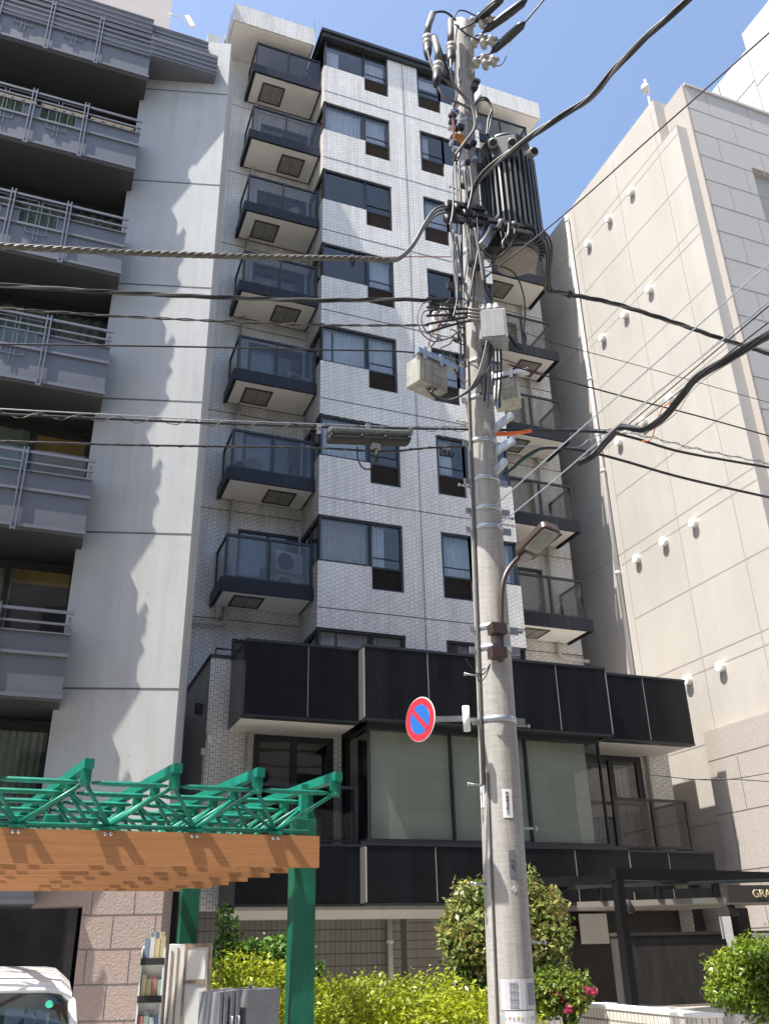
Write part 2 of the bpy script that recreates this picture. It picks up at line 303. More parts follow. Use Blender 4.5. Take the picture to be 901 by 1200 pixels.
# panel seams in the tile
for n in range(3, 11):
    z = FL(n)-.40; 
    w.box((0, -.006, z-.011), (XR, .004, z+.011), 4); w.box((-2.96, 1.494, z-.011), (0, 1.504, z+.011), 4); w.box((XR, 1.494, z-.011), (8.0, 1.504, z+.011), 4)
w.box((2.68, -.007, 6.4), (2.70, .004, 28.2), 4)
w.build('wall', [M['tile'], M['tile_stack'], M['tile_long'], M['soffit'], M['joint']], apt)
# dark roof edge of the bay
r = MB(); r.box((-.1, -.12, 28.24), (XR+.1, 1.7, 28.42)); r.box((-.16, -.18, 28.42), (XR+.16, 1.8, 28.55)); r.build('roof_edge', M['frame'], apt, bevel=.01)
g = MB(); g.box((-.35, .01, 28.56), (-.33, 1.6, 29.0)); g.build('roof_glass_screen', M['clear'], apt)
# rooms: floor slabs, back wall
i = MB(); i.poly([(-3, 2.6, 0), (8, 2.6, 0), (8, 2.6, 28.3), (-3, 2.6, 28.3)])
for n in range(3, 11): i.box((.15, .16, FL(n)-.25), (XR-.15, 2.55, FL(n)-.02)); i.box((-2.9, 1.66, FL(n)-.3), (.1, 2.55, FL(n)-.02)); i.box((XR-.1, 1.66, FL(n)-.3), (7.9, 2.55, FL(n)-.02))
i.box((.15, .16, 28.0), (XR-.15, 2.55, 28.2)); i.box((2.55, .16, 6.4), (2.8, 2.55, 28))
i.box((XR-.14, .2, 6.5), (XR-.12, 2.5, 28)); i.box((-2.9, -1.0, 3.2), (7.9, 2.5, 3.4)); i.box((-2.5, -1.3, 5.52), (7.9, 2.5, 5.7)); i.poly([(-2.5, .3, 3), (7.9, .3, 3), (7.9, .3, 6), (-2.5, .3, 6)])
i.build('interior', M['room'], apt)

def bay_window(right, top):
    z1 = 0 if not top else .28-.04; z0 = -1.212; zl = -1.785; mx = (lambda x: XR-x) if right else (lambda x: x)
    f = MB(); y0, y1 = .03, .11
    def fb(xa, xb, za, zb, ya=y0, yb=y1): f.box((mx(xa), ya, za), (mx(xb), yb, zb))
    fb(.0, 2.17, z1-.06, z1-.002); fb(.045, 1.35, z0+.002, z0+.055); fb(1.352, 2.168, zl+.002, zl+.05); fb(1.352, 2.168, z0-.02, z0+.03)
    for x in (.04, 1.315, 2.12): fb(x-.012, x+.035, (z0 if x < 1.33 else zl)+.005, z1-.01, .025, .112)
    fb(1.40, 2.12, z0+.26, z0+.285, .05, .075)
    # return side frame
    xs = sorted((mx(.03), mx(.10)))
    f.box((xs[0], .12, z1-.11), (xs[1], 1.495, z1-.004)); f.box((xs[0], .12, z0+.004), (xs[1], 1.495, z0+.06))
    for y in (.12, .75, 1.42): f.box((xs[0]-.004, y, z0+.008), (xs[1]+.004, y+.07, z1-.008))
    fr = f.build('window', M['frame'], apt)
    p = MB()
    for a, c, e in ((.075, 1.31, z0+.055), (1.34, 2.12, z0+.03)): p.poly([(mx(a), .075, e), (mx(c), .075, e), (mx(c), .075, z1-.06), (mx(a), .075, z1-.06)])
    p.poly([(mx(.065), .19, z0+.06), (mx(.065), 1.42, z0+.06), (mx(.065), 1.42, z1-.11), (mx(.065), .19, z1-.11)])
    p.build('pane', M['pane'], fr)
    l = MB(); k = 0; z = zl+.06
    while z < z0-.03:
        x0, x1 = sorted((mx(1.39), mx(2.12))); l.obox(((x0+x1)/2, .075, z), ((x1-x0)/2, 0, 0), (0, .022, -.014), (0, .003, .004)); z += .034
    l.poly([(mx(1.36), .112, zl), (mx(2.16), .112, zl), (mx(2.16), .112, z0), (mx(1.36), .112, z0)])
    l.build('louver', M['louver'], fr)
    return fr
wl, wr = bay_window(False, False), bay_window(True, False); wlt, wrt = bay_window(False, True), bay_window(True, True)
wins = {}
for n in range(3, 11):
    for s in (0, 1):
        src = ((wl, wr), (wlt, wrt))[n == 10][s]
        if n in (3, 10): o = src; o.location.z = WT(n)
        else: o = dup(src, (0, 0, WT(n)))
        wins[n, s] = o
def curtain(par, x0, x1, z0, z1, y=.22, m='curtain', folds=.11, amp=.025, name='curtain'):
    b = MB(); k = max(4, int((x1-x0)/.02)); ph = random.random()*6
    pts = [(x0+(x1-x0)*i/k, y+amp*math.sin((x0+(x1-x0)*i/k)*6.283/folds+ph+.8*math.sin(i*.21))) for i in range(k+1)]
    for p, q in zip(pts, pts[1:]): b.poly([(*p, z0), (*q, z0), (*q, z1), (*p, z1)], 0, True)
    return b.build(name, M[m], par)
cz = (-1.2, -.05)
for n, s, a, c, mm in ((10, 0, .05, .55, 'curtain'), (10, 0, 1.4, 2.1, 'curtain'), (9, 0, .12, 1.26, 'curtain'), (9, 0, 1.4, 2.1, 'curtain'), (9, 1, 3.3, 3.6, 'curtain'), (8, 1, 3.3, 4.9, 'curtain'),
                       (7, 0, 1.5, 2.1, 'curtain'), (6, 0, .08, .35, 'curtain'), (6, 0, .42, 1.28, 'curtain'), (6, 0, 1.38, 2.1, 'curtain'), (6, 1, 3.3, 4.3, 'curtain'), (5, 0, .1, 1.28, 'curtain'), (5, 1, 3.3, 3.75, 'curtain'),
                       (4, 0, .06, 1.28, 'curtain_b'), (4, 0, 1.38, 1.75, 'curtain'), (4, 1, 3.28, 4.1, 'curtain'), (4, 1, 4.75, 5.3, 'curtain'), (3, 0, .06, .5, 'curtain'), (3, 0, .55, 1.28, 'curtain'), (3, 0, 1.4, 2.1, 'curtain'), (3, 1, 3.6, 4.5, 'curtain'), (3, 1, 4.6, 5.3, 'curtain')):
    curtain(wins[n, s], a, c, *cz, m=mm)
b = MB(); b.box((3.25, .20, -.62), (4.0, .22, -.05)); b.build('blind', M['white'], wins[10, 1])
em = mat('lit_shade', (.9, .7, .6), .6); em.node_tree.nodes['Principled BSDF'].inputs['Emission Color'].default_value = (1, .62, .45, 1); em.node_tree.nodes['Principled BSDF'].inputs['Emission Strength'].default_value = .9
b = MB(); b.lathe([(-.06, .05), (-.05, .2), (0, .25), (.05, .2), (.06, .05)], (3.75, .75, -.62), (0, 0, 1), 20); b.build('lamp_shade', em, wins[9, 1])
em2 = mat('lit_bulb', (.9, .6, .4), .6); em2.node_tree.nodes['Principled BSDF'].inputs['Emission Color'].default_value = (1, .55, .2, 1); em2.node_tree.nodes['Principled BSDF'].inputs['Emission Strength'].default_value = 3.
for x in (.78, 1.52):
    b = MB(); b.lathe([(-.04, .01), (-.02, .035), (.02, .035), (.04, .01)], (x, .5, -.72), (0, 0, 1), 10); b.build('bulb', em2, wins[10, 0])

# balconies with their glazed doors
def balcony(right):
    mx = (lambda x: XR-x) if right else (lambda x: x); f = MB()
    def fb(a, c, m=0): f.box((mx(a[0]), a[1], a[2]), (mx(c[0]), c[1], c[2]), m)
    fb((-2.21, .25, 0), (-.03, .31, .33)); fb((-2.21, .31, 0), (-2.15, 1.46, .33)); fb((-2.15, .31, .06), (-.012, 1.497, .2))
    fb((-2.10, .36, .045), (-.05, 1.45, .058), 1)
    for x in (-1.45, -.75): fb((x, .247, .01), (x+.006, .25, .32), 2)
    fl = f.build('balcony', [M['blackmetal'], M['soffit'], M['joint']], apt)
    r = MB()
    def rb(a, c): r.box((mx(a[0]), a[1], a[2]), (mx(c[0]), c[1], c[2]))
    rb((-2.12, .33, 1.39), (-.04, .38, 1.45)); rb((-2.12, .38, 1.392), (-2.07, 1.49, 1.448)); rb((-2.119, .34, .37), (-.04, .37, .41)); rb((-2.115, .38, .372), (-2.085, 1.49, .408))
    for x in (-2.121, -1.1, -.09): rb((x, .332, .2), (x+.052, .378, 1.4))
    rb((-2.118, 1.44, .2), (-2.072, 1.488, 1.4))
    r.build('railing', M['frame'], fl)
    for a, c in ((-2.06, -1.11), (-1.04, -.1)):
        p = MB(); p.poly([(mx(a), .355, .41), (mx(c), .355, .41), (mx(c), .355, 1.39), (mx(a), .355, 1.39)]); p.build('glass_panel', M['rail_glass_clear' if right else 'rail_glass'], fl)
    p = MB(); p.poly([(mx(-2.097), .39, .41), (mx(-2.097), 1.43, .41), (mx(-2.097), 1.43, 1.39), (mx(-2.097), .39, 1.39)]); p.build('glass_panel', M['rail_glass_clear' if right else 'rail_glass'], fl)
    d = MB()
    def db(a, c): d.box((mx(a[0]), a[1], a[2]), (mx(c[0]), c[1], c[2]))
    for x in (-1.618, -.87, -.13): db((x, 1.52, .2), (x+.07, 1.6, 2.16))
    db((-1.6, 1.523, 2.09), (-.08, 1.598, 2.158)); db((-1.6, 1.523, .18), (-.08, 1.598, .27))
    dd = d.build('balcony_door', M['frame'], apt)
    p = MB(); p.poly([(mx(-1.56), 1.56, .25), (mx(-.1), 1.56, .25), (mx(-.1), 1.56, 2.1), (mx(-1.56), 1.56, 2.1)]); p.build('pane', M['pane'], dd)
    return fl, dd
def hatch(par, x):
    h = MB(); h.box((x-.33, .62, .030), (x+.33, 1.28, .0445)); 
    for a, c in (((x-.36, .59), (x+.36, .63)), ((x-.36, 1.27), (x+.36, 1.31)), ((x-.36, .63), (x-.32, 1.27)), ((x+.32, .63), (x+.36, 1.27))): h.box((*a, .018), (*c, .044), 1)
    h.box((x-.006, .63, .024), (x+.006, 1.27, .031), 1); return h.build('escape_hatch', [M['hatch'], M['louver']], par)
for s in (0, 1):
    fl, dd = balcony(s); first = True
    for n in range(10, 3, -1):
        z = n*H-2.405
        if first: fl.location.z = z; dd.location.z = z; a, d_ = fl, dd; first = False
        else: a = dup(fl, (0, 0, z)); d_ = dup(dd, (0, 0, z))
        hx = (-1.45, -.75)[(n+s) % 2] if not s else XR+(.75, 1.45)[n % 2]
        bal = a; wins['b', n, s] = (a, d_, hx)
    dup(dd, (0, 0, 3*H-2.405))
for (k, n, s), (a, d_, hx) in [(k, v) for k, v in wins.items() if k[0] == 'b']:
    hatch(a, hx)
for n in (4, 5, 6, 9): curtain(wins['b', n, 0][1], -1.5, -.85, .28, 2.08, y=1.66)
for n in (4, 5, 6, 7): curtain(wins['b', n, 1][1], XR+.15, XR+1.5, .28, 2.08, y=1.66, m='curtain')
# rain pipes
for s in (0, 1):
    x = -1.82 if not s else XR+1.82
    for n in range(4, 10):
        p = MB(); zb, zt = n*H-2.405+.2, (n+1)*H-2.405+.05; p.tube([(x, 1.4, zb), (x, 1.4, zt)], .045, 10)
        for zz in (zb+.9, zb+2.1): p.tube([(x, 1.4, zz), (x, 1.4, zz+.05)], .055, 10)
        p.build('rain_pipe', M['pipe'], apt)
    p = MB(); e = -1.1 if not s else 1.1; zz = 4*H-2.405
    p.tube([(x, 1.4, zz+.05), (x, 1.4, zz-.28), (x+e*.03, 1.39, zz-.36), (x+e*.1, 1.38, zz-.4), (x+e*(1. if not s else .8), 1.38, zz-.43)], .05, 10); p.build('rain_pipe', M['pipe'], apt)

# podium: black panel bands
def band(z0, z1, yy, name):
    for k, (x0, x1, yf, js) in enumerate(((-2.2, -.004, -2.8, (-1.01,)), (0, XR, -3.1, (1.31, 4.18, 2.75)), (XR+.004, 7.65, -2.8, (6.53,)))):
        b = MB(); yb = -1.46 if k != 1 else -2.6
        b.box((x0, yf, z0), (x1, yf+.25, z1)); 
        b.box((x0-.012, yf-.012, z1+.002), (x1+.012, yf+.28, z1+.05), 2)
        if k == 0: b.box((x0, yf+.25, z0+.002), (x0+.25, yb, z1-.002), 3); b.box((x0-.012, yf+.28, z1+.003), (x0+.27, yb, z1+.048), 2)
        if k == 2: b.box((x1-.25, yf+.25, z0+.002), (x1, yb, z1-.002), 3)
        if k == 1:
            for xx in (x0, x1): b.box((xx-.008, yf+.006, z0+.004), (xx+.009, -2.79, z1-.004), 3)
            for xx in (x0-.012, x1-.008): b.box((xx, yf-.004, z0+.02), (xx+.02, yf+.02, z1-.02), 1)
        for j in js: b.box((j-.007, yf-.004, z0+.02), (j+.007, yf+.01, z1-.01), 1 if j != 2.75 else 4)
        b.box((x0, yf-.015, z0-.04), (x1, yf+.2, z0-.002), 2)
        b.build(name, [M['black'], M['jointp'], M['frame'], M['sidepanel'], M['joint']], apt)
M['sidepanel'] = mat('side_panel', (.085, .082, .08), .3, spec=.3, var=.25, vscale=2, stretch=(4, 4, .4))
band(5.50, 6.86, 0, 'parapet'); band(2.36, 3.28, 0, 'lower_parapet')
for xa_, xb_ in ((-2.19, 0), (XR, 7.64)): b = MB(); b.box((xa_, -2.78, 5.47), (xb_, -1.46, 5.49)); b.build('soffit', M['soffit_white'], apt)
b = MB(); b.box((-2.18, -2.75, 6.2), (7.6, 1.45, 6.3)); b.box((-2.18, -2.75, 3.1), (7.6, -.9, 3.2)); b.build('terrace_floor', M['greydark'], apt)
b = MB(); b.box((-2.19, -2.78, 2.28), (7.64, -1.3, 2.33)); b.build('soffit', M['hatch'], apt); b = MB(); b.box((-2.3, -2.5, 2.14), (2.9, -2.2, 2.278)); b.build('beam', M['pipe'], apt)
# glazed first-floor bay
gx = (.18, 1.85, 3.48, 5.18)
f = MB()
f.box((.16, -2.84, 5.36), (5.2, -2.74, 5.48)); f.box((.16, -2.86, 3.30), (5.2, -2.72, 3.42)); f.box((-.02, -2.97, 3.335), (5.42, -2.87, 3.37))
for x in gx: f.box((x-.016, -2.83, 3.42), (x+.016, -2.745, 5.36))
f.box((.16, -2.74, 3.4), (.22, -1.5, 3.46)); f.box((.16, -2.74, 5.40), (.22, -1.5, 5.46)); f.box((5.12, -2.74, 3.4), (5.2, -1.5, 3.46)); f.box((.16, -1.6, 3.42), (.22, -1.47, 5.44))
sw = f.build('window', M['frame'], apt)
for a, c in zip(gx, gx[1:]):
    p = MB(); p.poly([(a+.016, -2.79, 3.42), (c-.016, -2.79, 3.42), (c-.016, -2.79, 5.36), (a+.016, -2.79, 5.36)]); p.build('pane', M['greenpane'], sw)
    p = MB(); p.box((a+.022, -2.73, 3.44), (c-.022 if c < 5 else 4.90, -2.725, 5.355)); p.build('blind', M['blind'], sw)
for x in (.19, 5.16):
    p = MB(); p.poly([(x, -2.74, 3.46), (x, -1.6, 3.46), (x, -1.6, 5.4), (x, -2.74, 5.4)]); p.build('pane', M['pane'], sw)
for x0, x1 in ((-1.68, -.06), (5.6, 7.2)):
    d = MB(); z0, z1 = 3.42, 5.46
    for x in (x0, (x0+x1)/2-.06, x1-.13): d.box((x+.003, -1.42, z0), (x+.13, -1.34, z1-.003))
    d.box((x0+.1, -1.417, z1-.12), (x1-.1, -1.343, z1-.004)); d.box((x0+.1, -1.417, 4.40), (x1-.1, -1.35, 4.46)); d.box((x0+.1, -1.417, z0), (x1-.1, -1.343, z0+.1))
    dd = d.build('balcony_door', M['frame'], apt); p = MB(); p.poly([(x0+.1, -1.38, z0), (x1-.1, -1.38, z0), (x1-.1, -1.38, z1-.1), (x0+.1, -1.38, z1-.1)]); p.build('pane', M['pane'], dd)
curtain(dd, 5.8, 7.0, 3.5, 5.3, y=-1.2)
# first-floor balcony rails
for x0, x1 in ((-2.15, -.02), (XR+.05, 7.28)):
    r = MB(); 
    r.box((x0, -2.72, 4.28), (x1, -2.67, 4.33)); r.box((x0, -2.715, 3.36), (x1, -2.675, 3.41))
    for x in (x0, (x0+x1)/2, x1-.06): r.box((x, -2.722, 3.2), (x+.06, -2.668, 4.29))
    if x0 > 0: r.box((x1-.05, -2.67, 4.282), (x1, -1.5, 4.328)); r.box((x1-.045, -2.67, 3.362), (x1-.005, -1.5, 3.408)); r.box((x1-.055, -1.56, 3.2), (x1-.003, -1.5, 4.29))
    rr = r.build('railing', M['frame'], apt)
    p = MB(); p.poly([(x0+.05, -2.69, 3.4), (x1-.05, -2.69, 3.4), (x1-.05, -2.69, 4.28), (x0+.05, -2.69, 4.28)]); 
    if x0 > 0: p.poly([(x1-.025, -2.67, 3.4), (x1-.025, -1.55, 3.4), (x1-.025, -1.55, 4.28), (x1-.025, -2.67, 4.28)])
    p.build('glass_panel', M['rail_glass'], rr)
# rail on the podium roof, pipes, conduit
r = MB(); r.tube([(-2.5, -1.35, 7.12), (-1.95, -1.35, 7.12), (-1.95, 1.3, 7.12)], .02, 6); 
for p_ in ((-2.5, -1.35), (-1.95, -1.35), (-1.95, .0)): r.tube([(*p_, 6.9), (*p_, 7.12)], .016, 6)
r.box((-2.63, -1.48, 6.9), (-2.2, -1.3, 6.96)); r.box((-2.63, -1.3, 6.9), (-2.5, 1.4, 6.96)); r.build('roof_rail', M['frame'], apt)
p = MB(); p.tube([(-1.78, -1.53, 3.2), (-1.78, -1.53, 5.47)], .05, 10); p.build('rain_pipe', M['pipe'], apt)
p = MB(); p.tube([(7.32, -1.53, 3.2), (7.32, -1.53, 5.47)], .05, 10); p.build('rain_pipe', M['pipe'], apt)
p = MB(); p.tube([(1.03, -1.5, .2), (1.03, -1.5, 2.2)], .055, 10); p.tube([(1.03, -1.5, 1.75), (1.03, -1.5, 1.83)], .07, 10); p.build('rain_pipe', M['pipe'], apt)
p = MB(); q = AY(238, 893, -1.47); p.box((q.x-.05, -1.5, q.z+.13), (q.x+.05, -1.452, q.z+.25)); p.tube([(q.x, -1.48, q.z+.13), (q.x, -1.5, 2.5)], .012, 6); p.build('conduit', M['pipe'], apt)
p = MB(); 
for yy, zz in ((-.9, 5.9), (-.75, 5.95)): p.box((-2.72, yy, zz), (-2.6, yy+.1, zz+.2))
p.build('vent_box', M['greydark'], apt)
# entrance recess
b = MB(); b.wall('Y', -1.0, 3.05, 8.6, 0, 2.5); b.build('entrance_wall', M['darkwall'], apt)
b = MB(); b.box((3.3, -1.12, 0), (4.6, -1.04, 2.1)); b.box((4.75, -1.12, 0), (4.85, -1.03, 2.28)); b.build('entrance_door', M['dark'], apt)
q = AY(283/3+601, 865/3+800, -1.2); b = MB(); b.box((q.x-.33, -1.22, q.z-.28), (q.x+.33, -1.19, q.z+.28)); b.build('notice_panel', M['pipe'], apt)
# security lamp
t = thing('wall_camera', 'small white camera on the tiled podium wall left of the black parapet', 'camera', (0, 0, 0))
q = AY(244, 867, -1.6); b = MB(); b.tube([(q.x, -1.46, q.z+.1), (q.x, -1.6, q.z+.1)], .02, 8); b.build('bracket', M['dark'], t)
b = MB(); b.lathe([(0, .03), (.01, .045), (.16, .045), (.18, .03)], (q.x, -1.6, q.z+.09), (.15, -.3, -1), 12); b.build('housing', M['white'], t)

# ================================================================== left apartment building (grey balconies + concrete pier)
lb = thing('apartment_building', 'grey balcony apartment building with a pale concrete end wall at the left', 'building')
ang = math.radians(-15); ca, sa = math.cos(ang), math.sin(ang); P0 = V((-5.32, -3.19, 0)); PL = 1.88
pier = MB()
pier.box((-.1, .0, 3.1), (PL, 1.2, 21.7)); 
for z in (5.62, 8.46, 11.29, 14.1, 17.0, 19.9): pier.box((-.1, -.004, z-.016), (PL+.003, .01, z+.016), 1)
for z in np.arange(3.6, 21.2, .93):      # form-tie holes
    for x in (.62, 1.18, 1.66):
        pier.lathe([(0, .012), (.006, .009)], (x+.03*math.sin(z*7), -.003, z), (0, 1, 0), 6, 2)
po = pier.build('concrete_wall', [M['concrete'], M['joint'], M['jointd']], lb, P0); po.rotation_euler.z = ang
base = MB(); base.box((.74, -.035, 0), (PL+.03, 1.2, 3.1)); base.box((-.30, -.03, 2.32), (.739, .6, 3.098))
row = 0
for z in np.arange(.35, 3.0, .46):
    base.box((.74 if z < 2.3 else -.3, -.039, z-.007), (PL+.034, -.03, z+.007), 1)
    for k in range(3):
        x = .25+k*.62+(row % 2)*.33
        if .74 < x < PL: base.box((x-.006, -.039, z+.007), (x+.006, -.03, z+.453), 1)
    row += 1
bo = base.build('granite_base', [M['granite'], M['joint']], lb, P0); bo.rotation_euler.z = ang
LZ = lambda n: n*H-6.14
XL = -13.0
def lbalcony(lat):
    f = MB(); f.box((XL, -3.8, 0), (-5.33, -3.74, .70 if lat else 1.07)); f.box((XL, -3.74, .0), (-5.33, -2.3, .16), 1); f.box((-5.39, -3.74, .161), (-5.335, -3.05, 1.40))  # last box: end panel made taller and deeper to straighten the shadow on the pier
    LP = (-6.47, -7.52, -8.57, -9.62)
    if lat:   # stepped upper edge of the panel
        f.box((LP[0]-.17, -3.798, .70), (-5.33, -3.742, 1.07))
        for x in LP[1:]: f.box((x-.17, -3.798, .70), (x+.17, -3.742, 1.07))
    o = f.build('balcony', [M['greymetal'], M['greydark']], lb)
    r = MB()
    for z, hh in ((1.42, .05), (1.22, .035), (.70, .05), (.02, .06), (1.07, .02)): r.box((XL, -3.84, z), (-5.31, -3.805, z+hh))
    for x in (-6.47, -7.52, -8.57, -9.62): 
        for dx in (-.035, .035): r.box((x+dx-.012, -3.87, -.06), (x+dx+.012, -3.842, 1.52))
        r.box((x-.03, -3.868, -.05), (x+.03, -3.845, -.01)); r.box((x-.03, -3.868, 1.40), (x+.03, -3.845, 1.46))
    r.build('railing', M['greyrail'], o)
    if lat:
        l = MB()
        def ln(a, c):
            l.box((min(a[0], c[0])-.006, -3.832, min(a[1], c[1])-.006), (max(a[0], c[0])+.006, -3.818, max(a[1], c[1])+.006))
        for q, x in enumerate(LP):
            for sx in (-1, 1):
                if q == 0 and sx == 1: continue
                for o_, zt, zb in ((.17, 1.10, .72), (.33, 1.24, .54), (.49, 1.36, .36)): ln((x, zt), (x+sx*o_, zt)); ln((x+sx*o_, zt), (x+sx*o_, zb))
            for o_, zb in ((.17, .72), (.33, .54)): ln((x-o_, zb), (x-1.05+o_, zb))
        l.build('lattice', M['greyrail'], o)
    return o
la = lbalcony(True); lb2 = lbalcony(False); la.location.z = LZ(9); lb2.location.z = LZ(4)
for n in (8, 7, 6): dup(la, (0, 0, LZ(n)))
dup(lb2, (0, 0, LZ(5))); dup(lb2, (0, 0, LZ(3)-.1))
def lwindow(n):
    z0, z1 = LZ(n)+.2, LZ(n+1)-.12
    f = MB(); 
    f.box((XL, -2.62, z1-.12), (-5.32, -2.54, z1)); f.box((XL, -2.62, z0), (-5.32, -2.54, z0+.1))
    for x in (-5.44, -6.52, -7.6, -9.0): f.box((x, -2.625, z0), (x+.1, -2.535, z1))
    o = f.build('window', M['darkframe'], lb)
    p = MB(); p.poly([(XL, -2.58, z0), (-5.35, -2.58, z0), (-5.35, -2.58, z1), (XL, -2.58, z1)]); p.build('pane', M['greenpane'], o)
    return o
M['curtain_g'] = mat('green_grey_curtain', (.22, .27, .235), .9, var=.12, vscale=3)
for n in range(3, 9):
    o = lwindow(n)
    if n in (8, 7, 6): curtain(o, XL, -5.4, LZ(n)+.2, LZ(n+1)-.2, y=-2.4, m='curtain_g', folds=.22, amp=.04)
    elif n == 5:
        b = MB(); b.poly([(-6.45, -1.2, LZ(5)), (-5.3, -1.2, LZ(5)), (-5.3, -1.2, LZ(6)), (-6.45, -1.2, LZ(6))]); b.box((-6.4, -2.3, LZ(6)-.55), (-5.5, -1.9, LZ(6)-.2)); b.build('interior', mat('ochre_room', (.42, .27, .08), .8, var=.3), o)
        curtain(o, -9, -6.5, LZ(5)+.2, LZ(6)-.2, y=-2.4, m='curtain_g', folds=.3)
        b = MB(); b.box((-6.45, -2.45, LZ(5)+.25), (-5.75, -2.43, LZ(5)+1.75)); b.build('blind', M['paperg'] if False else M['boxgrey'], o)
    elif n == 3: curtain(o, XL, -5.5, LZ(n)+.2, LZ(n+1)-.2, y=-2.4, m='curtain_g', folds=.12, amp=.02)
    else: curtain(o, -8, -6.4, LZ(n)+.2, LZ(n+1)-.2, y=-2.35, m='hatch', folds=.15)
b = MB(); b.box((-4.72, -2.6, 0), (-4.62, -.8, 2.9)); b.box((XL, -2.45, 2.75), (-4.62, -.8, 2.9)); b.poly([(XL, -.8, 0), (-4, -.8, 0), (-4, -.8, 20), (XL, -.8, 20)]); b.build('interior', M['room'], lb)
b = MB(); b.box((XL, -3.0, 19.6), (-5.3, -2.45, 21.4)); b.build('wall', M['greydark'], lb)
fl_ = MB(); fl_.box((-3.95, -2.2, 0), (-3.66, 14, 21.6)); fl_.build('flank_wall', M['concrete'], lb)
# top parapet with stepped louvred cornice
b = MB(); b.box((XL, -3.84, LZ(9)+.75), (-5.36, -3.7, LZ(9)+1.95))
for z in np.arange(LZ(9)+.8, LZ(9)+2.0, .16): b.box((XL, -3.86, z), (-5.36, -3.845, z+.03))
b.box((-5.36, -3.86, LZ(9)+.72), (-3.82, -2.9, LZ(9)+1.38))
for z in np.arange(LZ(9)+.80, LZ(9)+1.35, .15): b.box((-5.36, -3.88, z), (-3.81, -3.865, z+.03))
b.box((-5.36, -3.70, LZ(9)+1.38), (-4.05, -2.9, LZ(9)+1.98))
for z in np.arange(LZ(9)+1.44, LZ(9)+1.95, .15): b.box((-5.36, -3.72, z), (-4.04, -3.705, z+.03))
b.box((XL, -3.7, LZ(9)+1.92), (-4.2, -1, LZ(9)+1.97), 1); b.build('roof_parapet', [M['greymetal'], M['greydark']], lb)
b = MB(); b.box((-4.05, -3.4, 21.2), (-3.72, -2.9, 22.2)); b.build('chimney', M['concrete'], lb)
b = MB(); b.box((-3.72, -3.5, 21.69), (-3.5, -2.6, 21.8)); b.box((-3.66, -3.4, 21.8), (-3.6, -3.3, 22.0)); b.box((-3.55, -3.3, 21.8), (-3.5, -3.2, 22.05)); b.build('parapet_fitting', M['soffit'], lb)
b = MB(); b.box((-12, -2.6, 22), (-4.95, 4, 33)); b.build('penthouse', M['penthouse'], lb)
q = AY(222, 27, -2.7); b = MB(); b.tube([(-5.0, -2.7, q.z+.1), (q.x-.3, -2.7, q.z+.1)], .02, 6); b.obox((q.x, -2.75, q.z), (.06, 0, .04), (0, .03, 0), (-.09, 0, .17)); b.build('roof_antenna', M['soffit'], lb)
# ground floor of the left building
b = MB(); b.box((XL, -3.4, 2.72), (-6.3, -2.5, 3.2)); b.box((-6.3, -3.15, 2.6), (-5.6, -2.5, 3.2), 1); b.build('lintel', [M['greymetal'], M['granite']], lb)
b = MB(); b.box((-7.2, -2.5, 0), (-7.05, -2.4, 2.7)); b.box((-6.7, -2.5, 0), (-6.6, -2.4, 2.7)); b.box((-6.4, -2.45, .2), (-5.9, -2.4, 2.3)); b.build('shop_door', M['darkframe'], lb)

# ================================================================== right building: beige side wall, granite front
rb = thing('office_building', 'tall beige rendered building with rows of round vents and a granite front', 'building')
XS = 8.8; b = MB()
RZ = 24.1
b.box((XS, -4.35, 0), (XS+3, 9, RZ)); b.box((XS, -5.0, 0), (XS+3, -4.352, 22.35)); b.build('side_wall', M['beige'], rb)
b = MB()
def hz(y0, y1, z, yz=.03): b.box((XS-.004, y0, z-.013), (XS+.01, y1, z+.013))
for n in range(6):
    z = 4.05+3.66*n
    hz(-4.98, 8, z+.0) ; hz(-4.98, .3, z-.32) if n > 0 else None; hz(-4.98, .1, z-1.95)
for y in (-4.15, -2.2, .1): b.box((XS-.0045, y-.011, 0), (XS+.01, y+.011, RZ-.3 if y > -4.2 else 22))
b.build('wall_seam', M['jointd'], rb)
zr = [21.9, 18.2, 14.55, 10.93, 7.3]; vent0 = None
for k, z in enumerate(zr):
    for y in (-2.8, -1.62, -.45):
        if k == 4 and y > -1: continue
        if vent0 is None:
            v_ = MB(); v_.lathe([(0, .11), (.04, .11), (.06, .10), (.09, .125), (.12, .125), (.135, .11)], (0, 0, 0), (-1, 0, 0), 20); vent0 = v_.build('vent', M['white'], rb, (XS, y, z))
        else: dup(vent0, (XS, y, z))
# near corner: granite face and front elevation
b = MB(); b.box((9.15, -5.2, 0), (10.0, -4.9, 23.9)); b.box((9.4, -4.9, 22), (30, 0, 23.87)); b.box((9.15, -4.9, 22.4), (9.6, -4.0, 23.88)); b.build('corner_wall', M['granite_w'], rb)
b = MB(); b.wall('Y', -5.215, 9.2, 30, 0, 23.86, [(11.0, 13.2, 19.3, 21.3), (11.0, 13.2, 15.6, 17.6), (11.0, 13.2, 12, 14)], .35)
for z in np.arange(1, 23.8, .915): b.box((9.16, -5.22, z-.008), (30, -5.208, z+.008), 1)
rr_ = 0
for z in np.arange(1, 23.0, .915):
    for x in np.arange(9.95+(rr_ % 2)*.75, 15, 1.5):
        if not (10.9 < x < 13.3 and (19 < z+.5 < 21.5)): b.box((x-.007, -5.22, z+.009), (x+.007, -5.208, min(z+.906, 23.8)), 1)
    rr_ += 1
b.box((9.2, -5.27, 23.86), (30, -5.0, 23.95)); b.build('front_wall', [M['granite_front'], M['jointg']], rb)
